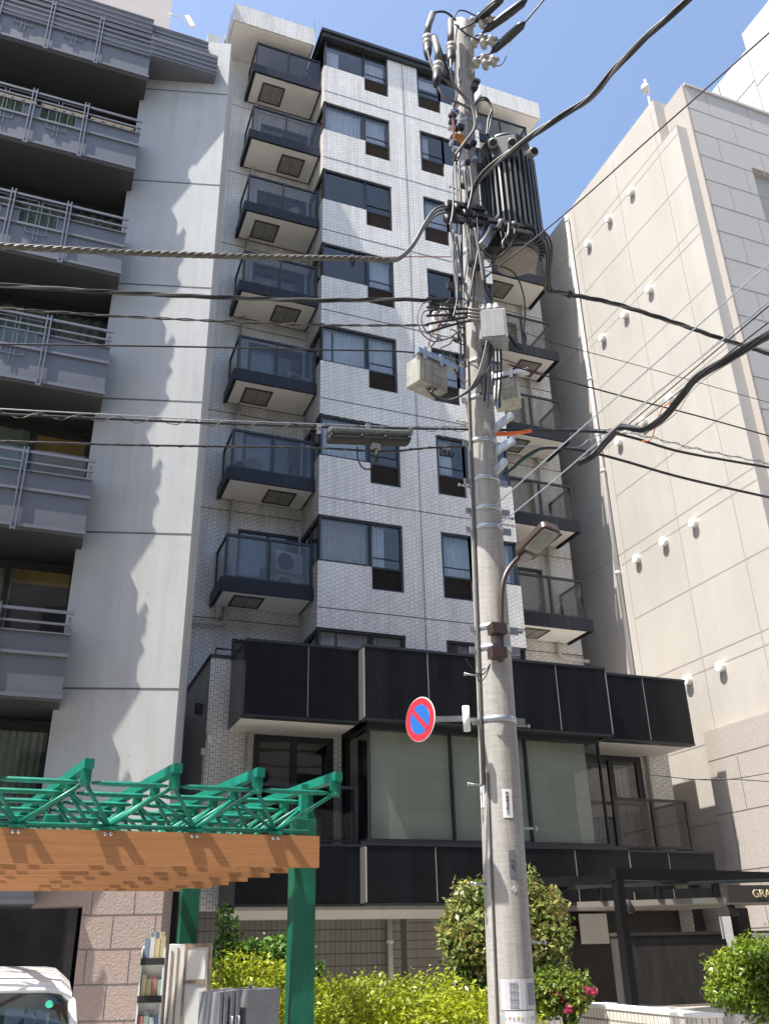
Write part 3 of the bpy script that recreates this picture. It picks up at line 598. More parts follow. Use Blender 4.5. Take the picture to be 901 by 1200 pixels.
for z in (19.3, 15.6, 12):
    f = MB(); f.box((11.0, -4.95, z), (13.2, -4.9, z+.06)); f.box((11.0, -4.95, z+1.94), (13.2, -4.9, z+2.0)); f.box((11, -4.95, z), (11.06, -4.9, z+2)); f.box((12.1, -4.95, z), (12.16, -4.9, z+2)); o = f.build('window', M['darkframe'], rb)
    p = MB(); p.poly([(11, -4.93, z), (13.2, -4.93, z), (13.2, -4.93, z+2), (11, -4.93, z+2)]); p.poly([(11, -4.6, z), (13.2, -4.6, z), (13.2, -4.6, z+2), (11, -4.6, z+2)], 1); p.build('pane', [M['pane'], M['room']], o)
b = MB(); b.box((8.55, -9, 0), (9.1, -2.05, 5.95))
for z in (1.9, 3.0, 4.15, 5.3): b.box((8.546, -9, z-.008), (8.56, -2.06, z+.008), 1)
for k, z in enumerate((1.9, 3.0, 4.15)): 
    for y in np.arange(-3.0+.5*(k % 2), -9, -1.2): b.box((8.546, y-.007, z+.009), (8.56, y+.007, z+1.1), 1)
b.build('granite_plinth', [M['granite_w'], M['joint']], rb)
p = MB(); p.tube([(XS-.08, .42, 6), (XS-.08, .42, 23.9)], .06, 10)
for z in np.arange(7.6, 23.8, 3.2): p.tube([(XS-.08, .42, z), (XS-.08, .42, z+.1)], .075, 10)
p.build('rain_pipe', M['pipe'], rb)
q = AX(759, 112, 9.2); p = MB(); p.tube([(9.2, q.y, 23.5), (9.2, q.y, q.z+.7)], .035, 8); p.lathe([(0, .05), (.05, .12), (.25, .12), (.3, .05)], (9.15, q.y, q.z+.15), (0, 0, 1), 12); p.build('roof_beacon', M['pipe'], rb)
# paler tower behind it
tb = thing('office_tower', 'pale grey tower rising behind the beige building at the top right', 'building')
TXX = 24.0; q0 = AX(871, 50, TXX); q1 = AX(870, 37, TXX); q2 = AX(899, 2, TXX)
b = MB(); b.box((TXX+.4, q0.y, 0), (60, q0.y+30, q0.z)); b.box((TXX, -9, 0), (60, q0.y-.02, q2.z))
for z in np.arange(q2.z-4, 20, -4.2): b.box((TXX-.01, -9.01, z), (60, q0.y-.03, z+.05), 1); b.box((TXX+.39, q0.y, z+1), (50, q0.y+29, z+1.05), 1)
for k in (2.5, 6, 9.5): b.box((TXX+.39, q0.y+k, 10), (TXX+.5, q0.y+k+.05, q0.z-.1), 1)
for k in (-2.6, -5.2): b.box((TXX-.01, q0.y+k, 10), (TXX+.1, q0.y+k+.05, q2.z-.1), 1)
b.box((TXX+.15, q0.y+.0, 10), (TXX+.38, q0.y+.12, q0.z+.3), 1)
b.build('wall', [M['beige2'], M['joint']], tb)

# ================================================================== utility pole
PZ = lambda z: V((-1.78+(z-1.2)*.0195, -11.36-(z-1.2)*.0105, z)); PR = lambda z: .199-.0074*z
pole = thing('utility_pole', 'tall grey concrete utility pole crowded with cables and boxes beside the kerb', 'utility pole')
PY = -11.42
b = MB(); zs = list(np.linspace(0, 13.1, 40)); b.tube([PZ(z) for z in zs], [PR(z) for z in zs], 40); b.build('shaft', M['pole'], pole)
def band_at(x, y, h=.05, lug=True, name='band'):
    z = AY(x, y, PY).z; c = PZ(z); b = MB(); r = PR(z)
    b.lathe([(-h/2, r+.001), (-h/2, r+.008), (h/2, r+.008), (h/2, r+.001)], c, (0, 0, 1), 28)
    if lug:
        b.obox(c+V((r+.04, -.05, 0)), (.045, 0, 0), (0, .012, 0), (0, 0, h*.7)); b.obox(c+V((-r-.03, .02, 0)), (.035, 0, 0), (0, .012, 0), (0, 0, h*.6))
    return b.build(name, M['steel'], pole)
for x, y in ((568, 600), (570, 622), (563, 565), (580, 845), (556, 520), (552, 470), (551, 428), (548, 358), (575, 738), (577, 762)): band_at(x, y)
for x, y in ((541, 200), (543, 250), (546, 300), (540, 150)): band_at(x, y, .07)
# step bolts
for x, y, s in ((541, 918, -1), (541, 1035, -1), (541, 789, -1), (612, 850, 1), (630, 1104, 1), (618, 970, 1), (604, 740, 1), (535, 568, -1), (524, 222, -1), (592, 607, 1), (536, 494, -1)):
    z = AY(x, y, PY).z; c = PZ(z); b = MB(); p0 = c+V((s*(PR(z)-.01), 0, 0)); p1 = c+V((s*(PR(z)+.13), -.02, 0)); b.tube([p0, p1], .009, 8); b.tube([p1, p1+V((s*.02, 0, 0))], .017, 8); b.build('step_bolt', M['steel'], pole)
# conduits clinging to the left side of the shaft
b = MB(); b.tube([PZ(z)+V((-PR(z)-.015, -.05, 0)) for z in np.linspace(2.9, 7.6, 8)], .016, 8); b.build('conduit', M['greycable'], pole)
b = MB(); b.tube([PZ(z)+V((-PR(z)*.96, -.09, 0)) for z in np.linspace(.1, 3.0, 8)], .010, 8); b.build('conduit', M['greycable'], pole)
# side arms of square steel tube, seen on the right
for x0, y0, x1, y1 in ((572, 508, 600, 486), (574, 534, 602, 515), (574, 560, 592, 540)):
    a = AY(x0, y0, PY-.05); c = AY(x1, y1, PY-.35); b = MB(); d = (c-a); b.bar(a-d*.15, c, .05, .07)
    for k in (.3, .6, .85): p = a+d*k; b.obox(p+V((-.0, -.036, .0)), (.012, 0, 0), (0, .004, 0), (0, 0, .02), 1)
    b.build('side_arm', [M['steel'], M['acdark']], pole)
# crossarm bank just below the transformer
for x0, y0, x1, y1, w_ in ((524, 238, 568, 246, .06), (530, 246, 575, 256, .05), (520, 256, 566, 262, .05)):
    b = MB(); b.bar(AY(x0, y0, PY-.2), AY(x1, y1, PY-.25), w_, .06); b.build('crossarm', M['dark'], pole)
a = AY(565, 288, PY-.3); c = AY(588, 250, PY-.15); b = MB(); b.bar(a, c, .07, .09); b.build('crossarm', M['steel'], pole)
for x, y in ((524, 242), (530, 250), (535, 243), (545, 250), (555, 252), (552, 262), (524, 256)):
    p = AY(x, y, PY-.22); b = MB(); b.lathe([(-.06, .02), (-.05, .04), (-.01, .03), (.02, .045), (.05, .03), (.06, .015)], p, (0, .2, 1), 10); b.build('clamp', M['rubber'], pole)
# vertical insulator rail near the top
a = AY(551, 92, PY-.15); c = AY(549, 26, PY-.15); b = MB(); b.bar(a, c, .10, .07); 
b.bar(AY(540, 100, PY-.1), AY(553, 84, PY-.15), .09, .08); b.build('insulator_bracket', M['ceramic_g'], pole)
ins0 = None; M['sleeve'] = mat('dark_sleeve', (.11, .105, .10), .5, var=.4, vscale=10)
for k, (x, y) in enumerate(((560, 27), (562, 51), (564, 75))):
    for e in (0, 1):
        p = AY(x+e*11, y-4+e*2, PY-.3-e*.2); b = MB(); dr = V((.9, -.6, .35))
        b.lathe([(-.12, .03), (-.10, .07), (-.06, .075), (-.05, .035), (0, .035), (.01, .075), (.05, .08), (.07, .035), (.11, .03)], p, dr, 14)
        b.build('strain_insulator', M['porcelain'], pole)
# cut outs / cable ends at the upper left
for k, (pts, q) in enumerate((([(507, 8+8), (502, 30), (500, 42)], ((501, 40), (501, 56))), ([(528, 24), (528, 40), (528, 50)], ((529, 50), (528, 64))), ([(509, 44), (513, 62), (513, 72)], ((514, 72), (512, 88))))):
    P = [AY(x, y, PY-.12-.1*k) for x, y in pts]; a = AY(*q[0], PY-.12-.1*k); c = AY(*q[1], PY-.12-.1*k); d = (c-a); L_ = d.length
    b = MB(); b.tube(P, .045, 10); b.lathe([(L_*.2, .05), (L_*.25, .072), (L_*.5, .075), (L_*.55, .055), (L_*.62, .07), (L_*.8, .06), (L_*.85, .04)], a, d, 14, 1); b.lathe([(L_*.8, .06), (L_+.10, .055), (L_+.22, .03)], a, d, 10, 2)
    b.build('cable_termination', [M['sleeve'], M['porcelain'], M['rubber']], pole)
b = MB(); b.bar(AY(508, 42, PY-.15), AY(524, 88, PY-.1), .06, .06); b.bar(AY(515, 68, PY-.1), AY(540, 66, PY-.05), .06, .06); b.build('termination_bracket', M['dark'], pole)
b = MB(); b.obox(AY(541, 163, PY-.135), (.085, 0, 0), (0, .004, 0), (0, 0, .075)); b.build('number_plate', mat('orange_plate', (.62, .22, .02), .5), pole)
q = AY(541, 163, PY-.14)

# ---- writing on the pole
def text(body, size, loc, rot, m, name, parent, extrude=.001, vertical=False, align='CENTER'):
    cu = bpy.data.curves.new(name, 'FONT'); cu.body = '\n'.join(body) if vertical else body; cu.size = size; cu.extrude = extrude; cu.align_x = align; cu.align_y = 'CENTER'
    if vertical: cu.space_line = 1.0
    t = bpy.data.objects.new('tmp', cu); COL.objects.link(t); bpy.context.view_layer.update()
    me = bpy.data.meshes.new_from_object(t.evaluated_get(bpy.context.evaluated_depsgraph_get())); bpy.data.objects.remove(t)
    me.materials.clear(); me.materials.append(m); o = bpy.data.objects.new(name, me); COL.objects.link(o); o.parent = parent; o.location = loc; o.rotation_euler = rot; return o
def pole_sheet(x0, y0, x1, y1, name, m, eps=.004):
    # a sheet wrapped on the shaft between two picture corners; returns centre, azimuth, size
    za, zb = AY(x0, y0, PY-.15).z, AY(x1, y1, PY-.15).z; zc = (za+zb)/2; c = PZ(zc); R = PR(zc)
    def azi(x, y):
        d = ray(x, y); k = V((c.x-CAM.x, c.y-CAM.y)); n = V((d.x, d.y)).normalized(); cr = k.x*n.y-k.y*n.x   # offset of the ray from the axis
        return math.asin(max(-.97, min(.97, -cr/R)))
    base = math.atan2(CAM.x-c.x, -(CAM.y-c.y))      # azimuth towards the camera, 0 = -Y, positive = -X side
    t0, t1 = azi(x0, (y0+y1)/2), azi(x1, (y0+y1)/2)
    b = MB(); n = 8
    def pt(t, z): cc = PZ(z); r = PR(z)+eps; aa = base+t; return (cc.x+r*math.sin(aa), cc.y-r*math.cos(aa), z)
    for i in range(n):
        p, q = t0+(t1-t0)*i/n, t0+(t1-t0)*(i+1)/n; b.poly([pt(p, zb), pt(q, zb), pt(q, za), pt(p, za)], 0, True)
    return b.build(name, m, pole), zc, (t0+t1)/2+base, R+eps, za-zb, R*(t1-t0)
def on_pole(zc, az, r, dz=0, e=.002, dt=0):
    c = PZ(zc+dz); a = az+dt; return c+V(((r+e)*math.sin(a), -(r+e)*math.cos(a), 0)), (math.pi/2, 0, a)
s1, zc, az, r, hh, ww = pole_sheet(588.5, 924, 599.5, 958, 'pole_label', M['paper']); l, ro = on_pole(zc, az, r); text('門東雪台町六', hh*.135, l, ro, M['ink'], 'lettering', s1, vertical=True)
s2, zc, az, r, hh, ww = pole_sheet(562.5, 917, 567.5, 942, 'pole_label', M['paper']); l, ro = on_pole(zc, az, r); text('二四二五一', hh*.15, l, ro, mat('faded_purple_ink', (.25, .1, .22), .6), 'lettering', s2, vertical=True)
s3, zc, az, r, hh, ww = pole_sheet(596, 996, 603.5, 1028, 'pole_label', mat('grey_plate', (.13, .14, .16), .5)); l, ro = on_pole(zc, az, r); text('一七', hh*.2, l, ro, M['ink'], 'lettering', s3, vertical=True)
l, ro = on_pole(AY(601, 1043, PY-.17).z, az, r-.002); text('今', .055, l, ro, M['paper'], 'lettering', s3)
s4, zc, az, r, hh, ww = pole_sheet(587, 1148, 625, 1183, 'notice_sheet', mat('clear_sleeve', (.50, .50, .52), .3))
b = MB()
for k, (dt, dz, w_, h_) in enumerate([(-.45, hh*(.36-.085*i), .25-(i % 3)*.06, .006) for i in range(10)]):
    for j in range(3): l, ro = on_pole(zc, az, r, dz, .002, dt+.12*j+.05); a_ = az+dt+.12*j+.05; b.obox(l, (math.cos(a_)*w_*.05, math.sin(a_)*w_*.05, 0), (math.sin(a_)*.0005, -math.cos(a_)*.0005, 0), (0, 0, h_))
b.build('printed_lines', M['paperg'], s4); b = MB()
for i in range(5):
    dt = .38+i*.1; l, ro = on_pole(zc, az, r, 0, .002, dt); a_ = az+dt; b.obox(l, (math.cos(a_)*.009, math.sin(a_)*.009, 0), (math.sin(a_)*.0005, -math.cos(a_)*.0005, 0), (0, 0, hh*.36))
b.build('printed_map', M['paperg'], s4)
s5, zc, az, r, hh, ww = pole_sheet(592.5, 1186, 626, 1216, 'poster', M['paper'], .006)
cols = [(.15, .5, .75), (.8, .25, .1), (.75, .12, .35), (.1, .45, .2), (.8, .5, .05), (.1, .35, .6), (.2, .5, .2), (.5, .3, .1), (.4, .45, .5)]
for i, ch in enumerate('たすとステーション'):
    dt = -.68+i*.165; l, ro = on_pole(zc, az, r, hh*.23, .002, dt); text(ch, .034, l, ro, mat('poster_ink', cols[i], .6), 'lettering', s5)
for dt, c_ in ((-.35, (.12, .42, .15)), (.45, (.62, .16, .08))):
    b = MB()
    for i in range(6):
        a_ = az+dt+(i-2.5)*.11; l, ro = on_pole(zc, az, r, -.04, .002, dt+(i-2.5)*.11); b.obox(l, (math.cos(a_)*.0105, math.sin(a_)*.0105, 0), (math.sin(a_)*.0005, -math.cos(a_)*.0005, 0), (0, 0, .028))
    b.build('coloured_panel', mat('poster_panel', c_, .6), s5)

# ---- transformer
TC = AY(598, 216, PY-.1); 
tf = thing('pole_transformer', 'dark ribbed can transformer hung on the right of the utility pole', 'transformer', (0, 0, 0))
zt, zb = AY(598, 160, PY-.3).z, AY(600, 283, PY-.3).z; TX, TY = TC.x, PY-.05; TR = .325
b = MB(); b.lathe([(0, TR*.80), (.04, TR*.86), (zt-zb-.06, TR*.86), (zt-zb-.05, TR*.98), (zt-zb, TR*.98), (zt-zb+.05, TR*.85), (zt-zb+.07, TR*.3)], (TX, TY, zb), (0, 0, 1), 36); b.build('tank', M['trafo'], tf)
b = MB()
for k in range(34):
    a_ = 2*math.pi*k/34; d = V((math.cos(a_), math.sin(a_), 0)); t_ = V((-d.y, d.x, 0)); c = V((TX, TY, (zb+zt)/2-.10))+d*(TR*.93)
    b.obox(c, d*.055, t_*.012, (0, 0, (zt-zb)*.40))
fin = b.build('cooling_fins', M['trafo'], tf)
b = MB(); b.lathe([(0, TR*.55), (.06, TR*.80), (.075, TR*.80)], (TX, TY, zb-.10), (0, 0, 1), 32); b.build('underside', M['trafo_b'], tf)
dcam = (V((CAM.x, CAM.y, 0))-V((TX, TY, 0))).normalized(); tcam = V((-dcam.y, dcam.x, 0))
c = V((TX, TY, zt-.30))+dcam*TR*1.0; b = MB(); b.obox(c, tcam*.16, dcam*.07, (0, 0, .17)); b.build('terminal_hood', M['trafo'], tf, bevel=.02)
for u_, dz, sc in ((-.13, .03, 1), (.10, -.02, 1), (.30, -.14, 1)):
    p = c+tcam*u_+dcam*(.06 if u_ < .2 else -.02)+V((0, 0, dz)); b = MB(); ax_ = (dcam*1.0+tcam*(.0 if u_ < .2 else .6)+V((0, 0, -.55)))
    b.lathe([(0, .05), (.03, .062), (.08, .055), (.11, .062), (.12, .05)], p, ax_, 16); b.lathe([(.121, .046), (.123, .04)], p, ax_, 16, 1); b.build('bushing', [M['ceramic_g'], M['dark']], tf)
for u_ in (-.2, .05): b = MB(); b.lathe([(0, .05), (.03, .06), (.10, .05), (.13, .03)], V((TX, TY, zt+.05))+tcam*u_, (0, 0, 1), 12); b.build('cap_bushing', M['ceramic_g'], tf)
b = MB(); b.bar((TX-.55, TY-.02, zb+.04), (TX-.2, TY-.12, zb+.04), .10, .12); b.bar((TX-.6, TY, zt-.5), (TX-.25, TY, zt-.5), .12, .2); b.bar((TX-.6, TY, zb+.0), (TX-.6, TY, zt-.4), .08, .08); b.build('hanger', M['dark'], tf)

for x0, y0, x1, y1 in ((572, 258, 626, 268), (578, 266, 622, 274)):
    b = MB(); b.bar(AY(x0, y0, PY-.30), AY(x1, y1, PY-.42), .05, .05); b.build('hanger_bar', M['dark'], tf)
for i in range(8):
    x = 586+i*5; p = AY(x, 262+i*.9+(i % 3)*4, PY-.36); b = MB(); b.lathe([(-.06, .015), (-.04, .035), (0, .025), (.03, .04), (.06, .015)], p, (.3, -.4, 1), 9); b.build('lead_clamp', M['dark'] if i % 3 else M['ceramic_g'], tf)
# ---- boxes
def equip_box(name, label, cat, x, y, w_, h_, d_, yaw, m, off=-.3, extra=None, tilt=0):
    p = AY(x, y, PY+off); t = thing(name, label, cat, p); t.rotation_euler = (tilt, 0, yaw)
    b = MB(); b.box((-w_/2, -d_/2, -h_/2), (w_/2, d_/2, h_/2)); b.build('case', m, t, bevel=.012)
    b = MB(); b.box((-w_/2+.03, -d_/2-.008, -h_/2+.03), (w_/2-.03, -d_/2-.001, h_/2-.03)); b.build('door', m, t)
    return t
t = equip_box('switch_box', 'upright light grey switch box with a paper label, right of the pole below the transformer', 'electrical box', 577, 387, .31, .40, .24, math.radians(-28), M['boxgrey'], -.32)
b = MB(); b.box((-.02, -.122, -.07), (.075, -.119, .06)); b.build('paper_label', mat('pinkish_paper', (.50, .44, .43), .7), t)
for x in (-.08, .0, .07): b = MB(); b.lathe([(0, .035), (.06, .035), (.07, .045), (.1, .045), (.11, .03), (.16, .03)], (x, 0, .2), (-.1, .1, 1), 12); b.build('cable_gland', M['boxgrey'], t)
def closure(label, x, y, yaw, w_, h_, d_, off, tilt):
    t = equip_box('junction_box', label, 'electrical box', x, y, w_, h_, d_, yaw, M['boxcream'], off, tilt=tilt)
    b = MB()
    for z in (-.1, -.02, .06): b.box((-w_/2+.06, -d_/2-.012, z), (w_/2-.06, -d_/2-.007, z+.012))
    b.build('rib', M['boxcream'], t)
    b = MB(); b.box((-w_/2-.03, -d_/2-.02, h_/2+.012), (w_/2+.14, -d_/2+.05, h_/2+.075)); b.box((-.16, -d_/2-.03, h_/2-.04), (-.12, -d_/2-.01, h_/2+.1)); b.box((.06, -d_/2-.03, h_/2-.04), (.1, -d_/2-.01, h_/2+.1)); b.build('hanging_bar', M['steel'], t)
    return t
closure('cream junction box hung from a steel bar on the left of the pole', 500, 443, math.radians(18), .38, .30, .22, -.25, math.radians(4))
closure('tilted cream junction box hung behind the right of the pole', 594, 462, math.radians(-40), .28, .34, .2, .3, math.radians(-10))

# ---- street lamp on the pole
lamp = thing('street_lamp', 'brown street lamp on a curved arm clamped to the pole', 'street lamp')
pts = [AY(x, y, PY-.18) for x, y in ((587, 775), (587, 745), (587, 715), (588, 690), (593, 672), (603, 658), (613, 649))]
b = MB(); sm = []
for i in range(len(pts)-1):
    for k in range(4):
        t_ = k/4; p0, p1, p2, p3 = pts[max(i-1, 0)], pts[i], pts[i+1], pts[min(i+2, len(pts)-1)]
        sm.append(.5*((2*p1)+(p2-p0)*t_+(2*p0-5*p1+4*p2-p3)*t_*t_+(3*p1-p0-3*p2+p3)*t_**3))
sm.append(pts[-1]); b.tube(sm, .028, 12); b.build('arm', M['brown'], lamp)
for y in (737, 765): p = AY(580, y, PY-.18); b = MB(); b.box((p.x-.05, p.y-.05, p.z-.05), (p.x+.10, p.y+.06, p.z+.05)); b.build('clamp', M['brown'], lamp)
hd = bpy.data.objects.new('lamp_head', None)
p0 = AY(613, 654, PY-.20); p1 = AY(646, 621, PY-.62)
ax_ = (p1-p0).normalized(); sd = V((.93, -.36, .05)); sd = (sd-ax_*sd.dot(ax_)).normalized(); nz = ax_.cross(sd).normalized()
if nz.z < 0: nz = -nz
Lh = (p1-p0).length
def headpoly(u0, u1, wd, n0, n1, m, name, rnd=.05, parent=lamp, c0=None):
    b = MB(); out = []
    for (u, v, a0) in ((u1-rnd, wd-rnd, 0), (u0+rnd, wd-rnd, 1), (u0+rnd, -wd+rnd, 2), (u1-rnd, -wd+rnd, 3)):
        for k in range(5):
            a_ = math.pi/2*(a0+k/4); out.append((u+rnd*math.cos(a_), v+rnd*math.sin(a_)))
    bot = [p0+ax_*u+sd*v+nz*n0 for u, v in out]; top = [p0+ax_*(u*.96+.01)+sd*v*.9+nz*n1 for u, v in out]
    b.poly(bot[::-1]); b.poly(top)
    for i in range(len(out)): j = (i+1) % len(out); b.poly([bot[i], bot[j], top[j], top[i]], 0, False)
    return b.build(name, m, parent)
hs = headpoly(.0, Lh+.03, .115, .0, .07, M['brown'], 'head', .06)
headpoly(.12, Lh+.0, .09, -.012, .002, M['lampgrey'], 'bezel', .03, hs)
headpoly(.17, Lh-.04, .065, -.018, -.011, M['mirror'], 'reflector', .02, hs)
headpoly(-.02, .09, .05, -.03, .002, M['lampgrey'], 'socket_cover', .02, hs)

# ---- no parking sign
sg = thing('road_sign', 'round red and blue no parking sign on an arm from the pole', 'road sign')
c = AY(492, 843, PY-.12); pz = AY(562, 846, PY).z; nrm = V((-.95, -.31, .0)).normalized(); R_ = .192
b = MB(); b.lathe([(0, R_), (.003, R_), (.006, R_-.004)], c-nrm*.006, nrm, 48); b.build('plate', M['white'], sg)
def disc(r0, r1, off, m, name):
    b = MB(); a = V((0, 0, 1)).cross(nrm).normalized(); u = nrm.cross(a)
    for k in range(56):
        w0, w1 = 2*math.pi*k/56, 2*math.pi*(k+1)/56; P = lambda r, w_: c+nrm*off+(a*math.cos(w_)+u*math.sin(w_))*r
        b.poly([P(r0, w0), P(r1, w0), P(r1, w1), P(r0, w1)])
    return b.build(name, m, sg)
disc(.128, .185, .0022, M['red'], 'red_ring'); disc(.0, .126, .0022, M['blue'], 'blue_field')
a = V((0, 0, 1)).cross(nrm).normalized(); u = nrm.cross(a); d1 = (a*-.70711+u*.70711); d2 = (a*.70711+u*.70711)
b = MB(); b.poly([c+nrm*.0045+d1*s_*.13+d2*t_*.021 for s_, t_ in ((-1, -1), (1, -1), (1, 1), (-1, 1))]); b.build('slash', M['red'], sg)
b = MB(); e = AY(545, 842, PY-.12); b.bar(c-nrm*.02, e, .03, .045); b.bar(e, PZ(pz)+V((-PR(pz), 0, 0)), .03, .03); b.build('arm', M['steel'], sg)
b = MB(); p = AY(545, 840, PY-.12); b.tube([p+V((0, -.02, -.13)), p+V((0, -.02, .09))], .032, 12); b.build('post_cap', M['white'], sg)
# small black tag
t = thing('cable_tag', 'small black plate lettered CTT hanging left of the pole', 'sign', (0, 0, 0)); q = AY(523, 531, PY-.1); b = MB(); b.box((q.x-.075, q.y-.01, q.z-.04), (q.x+.075, q.y+.01, q.z+.04)); b.build('plate', M['dark'], t)
text('CTT', .075, (q.x, q.y-.012, q.z), (math.pi/2, 0, 0), M['boxgrey'], 'lettering', t)

# ================================================================== overhead wires
def spline(P, n=10):
    out = []
    for i in range(len(P)-1):
        p0, p1, p2, p3 = P[max(i-1, 0)], P[i], P[i+1], P[min(i+2, len(P)-1)]
        for k in range(n):
            t_ = k/n; out.append(.5*((2*p1)+(p2-p0)*t_+(2*p0-5*p1+4*p2-p3)*t_*t_+(3*p1-p0-3*p2+p3)*t_**3))
    return out+[P[-1]]
def helix(path, r, pitch, ph=0):
    out = []; s_ = 0
    for i, p in enumerate(path):
        t_ = (path[min(i+1, len(path)-1)]-path[max(i-1, 0)]).normalized(); a = t_.cross(V((0, 0, 1))).normalized(); c_ = a.cross(t_)
        if i: s_ += (p-path[i-1]).length
        w_ = 2*math.pi*s_/pitch+ph; out.append(p+(a*math.cos(w_)+c_*math.sin(w_))*r)
    return out
def wire(name, label, cat, P, r, m='rubber', strands=1, pitch=.5, rs=None, n=12, group=None, lash=None, mats=None):
    path = spline([V(p) for p in P], n); b = MB(); mm = [M[k] for k in (mats or [m])]
    if strands == 1: b.tube(path, r, 8)
    else:
        step = pitch/12; fine = [path[0]]
        for i in range(1, len(path)):
            L_ = (path[i]-path[i-1]).length; k = max(1, int(L_/step)); fine += [path[i-1].lerp(path[i], j/k) for j in range(1, k+1)]
        for q in range(strands): b.tube(helix(fine, rs or r*1.1, pitch, 2*math.pi*q/strands), r, 6, q % len(mm))
    o = b.build(name, mm, None); tag(o, label, cat, group)
    if lash:
        lr, lp, lm = lash; fine = [path[0]]
        for i in range(1, len(path)): L_ = (path[i]-path[i-1]).length; k = max(1, int(L_/.05)); fine += [path[i-1].lerp(path[i], j/k) for j in range(1, k+1)]
        c_ = MB(); c_.tube(helix([p-o.location for p in fine], lr, lp), .0045, 5); c_.build('lashing_wire', M[lm], o)
    return o
def al(*pts, off=0): return [AY(x, y, PY+off) for x, y in pts]
# -- to the left along the street
wire('cable_bundle', 'thick twisted weathered cable bundle, topmost wire crossing the left building', 'cable', al((-60, 282), (0, 288), (130, 295), (300, 301), (420, 303), (455, 305)), .016, strands=4, pitch=.34, rs=.018, mats=['tan', 'greycable'])
for k, dy in enumerate((0, 4, 8)):
    o = wire('cable', 'grey cable curving up from the twisted bundle to the dark crossarm', 'cable', al((452, 304+k*1.5), (468, 301+dy*.4), (484, 285+dy*.5), (497, 262+dy*.7), (510, 245+dy), (528, 239+dy)), .0135, m='greycable', group='cables curving up to the crossarm')
wire('support_wire', 'thin reddish wire from the end of the twisted bundle straight to the pole', 'wire', al((430, 302), (480, 301), (532, 301)), .006, m='redwire')
b = MB(); q = AY(413, 306, PY); b.lathe([(-.09, .008), (-.05, .025), (0, .03), (.05, .02), (.09, .006)], q, (0, 0, 1), 10); tag(b.build('cable_clamp', M['dark']), 'small dark spindle clamp on the twisted cable bundle', 'clamp')
wire('cable_bundle', 'black lashed cable, second wire from the top across the left building', 'cable', al((-60, 329), (0, 334), (120, 342), (250, 348), (370, 352), (480, 351), (540, 356)), .013, strands=3, pitch=1.2, rs=.013, mats=['rubber', 'greycable', 'rubber'])
wire('cable_bundle', 'thin twisted grey cable, third wire from the top across the left building', 'cable', al((-60, 355), (0, 361), (130, 370), (250, 376), (380, 381), (500, 381), (545, 380)), .0075, strands=2, pitch=.45, mats=['tan', 'rubber'])
wire('cable', 'thin black cable, fourth wire from the top, ending at the cream junction box', 'cable', al((-60, 400), (0, 403), (130, 405), (250, 407), (380, 410), (470, 412), (520, 418)), .009)
wire('cable', 'black cable wound with a wide wire coil, fifth from the top across the left building', 'cable', al((-60, 480), (0, 485), (130, 491), (250, 496), (400, 501), (545, 503)), .0115, lash=(.03, .33, 'tan'))
wire('support_wire', 'thin messenger wire just above the coiled black cable', 'wire', al((-60, 474), (0, 479), (130, 486), (240, 492), (375, 497), (460, 500), (550, 500)), .006, m='steel')
wire('cable', 'black cable with tight pale wraps, lowest wire crossing the left building', 'cable', al((-60, 514), (0, 517), (130, 521), (240, 523), (370, 525), (450, 529), (500, 525), (545, 523)), .0105, lash=(.0125, .22, 'tan'))
# splice closure
sp = thing('splice_closure', 'long speckled cable splice closure hanging under the wire left of the pole', 'cable closure')
a, c_ = AY(383, 508, PY), AY(480, 512, PY); d = (c_-a).normalized(); b = MB(); b.obox((a+c_)/2+V((0, 0, .01)), d*(c_-a).length/2, (0, .07, 0), (0, 0, .045)); b.build('upper_shell', mat('speckled_cover', (.025, .03, .03), .7, var=.9, vscale=22, col2=(.10, .12, .12)), sp, bevel=.03)
b = MB(); b.obox((a+c_)/2+V((0, 0, -.06)), d*(c_-a).length/2*.985, (0, .065, 0), (0, 0, .035)); b.build('lower_shell', mat('brown_shell', (.03, .028, .025), .6), sp, bevel=.03)
b = MB()
for k in (.02, .38, .66, .95): p = a.lerp(c_, k); b.tube([p+V((0, -.07, -.06)), p+V((.02, -.08, -.05))], .02, 8)
for k in (-.03, .35, .5): p = a.lerp(c_, k if k > 0 else .0); 
b.build('catch', M['dark'], sp)
b = MB()
for x, y in ((374, 500), (481, 503), (431, 499)): q = AY(x, y, PY); b.box((q.x-.02, q.y-.02, q.z-.07), (q.x+.02, q.y+.02, q.z+.02))
b.build('hanger', M['steel'], sp)
dv = thing('drop_terminal', 'small drop clamp with a looped cable under the splice closure', 'cable fitting')
q = AY(440, 525, PY); b = MB(); b.box((q.x-.045, q.y-.03, q.z-.03), (q.x+.045, q.y+.03, q.z+.04)); b.box((q.x-.02, q.y-.025, q.z+.04), (q.x+.02, q.y+.025, q.z+.07)); b.build('clamp', M['porcelain'], dv)
b = MB(); b.tube([q+V((-.005, -.03, -.03)), q+V((-.005, -.03, -.17))], .022, 10); b.build('barrel', M['dark'], dv)
b = MB(); b.tube(spline(al((419, 524), (419, 536), (424, 547), (433, 550), (437, 541)), 6), .008, 8); b.build('cable_loop', M['rubber'], dv)
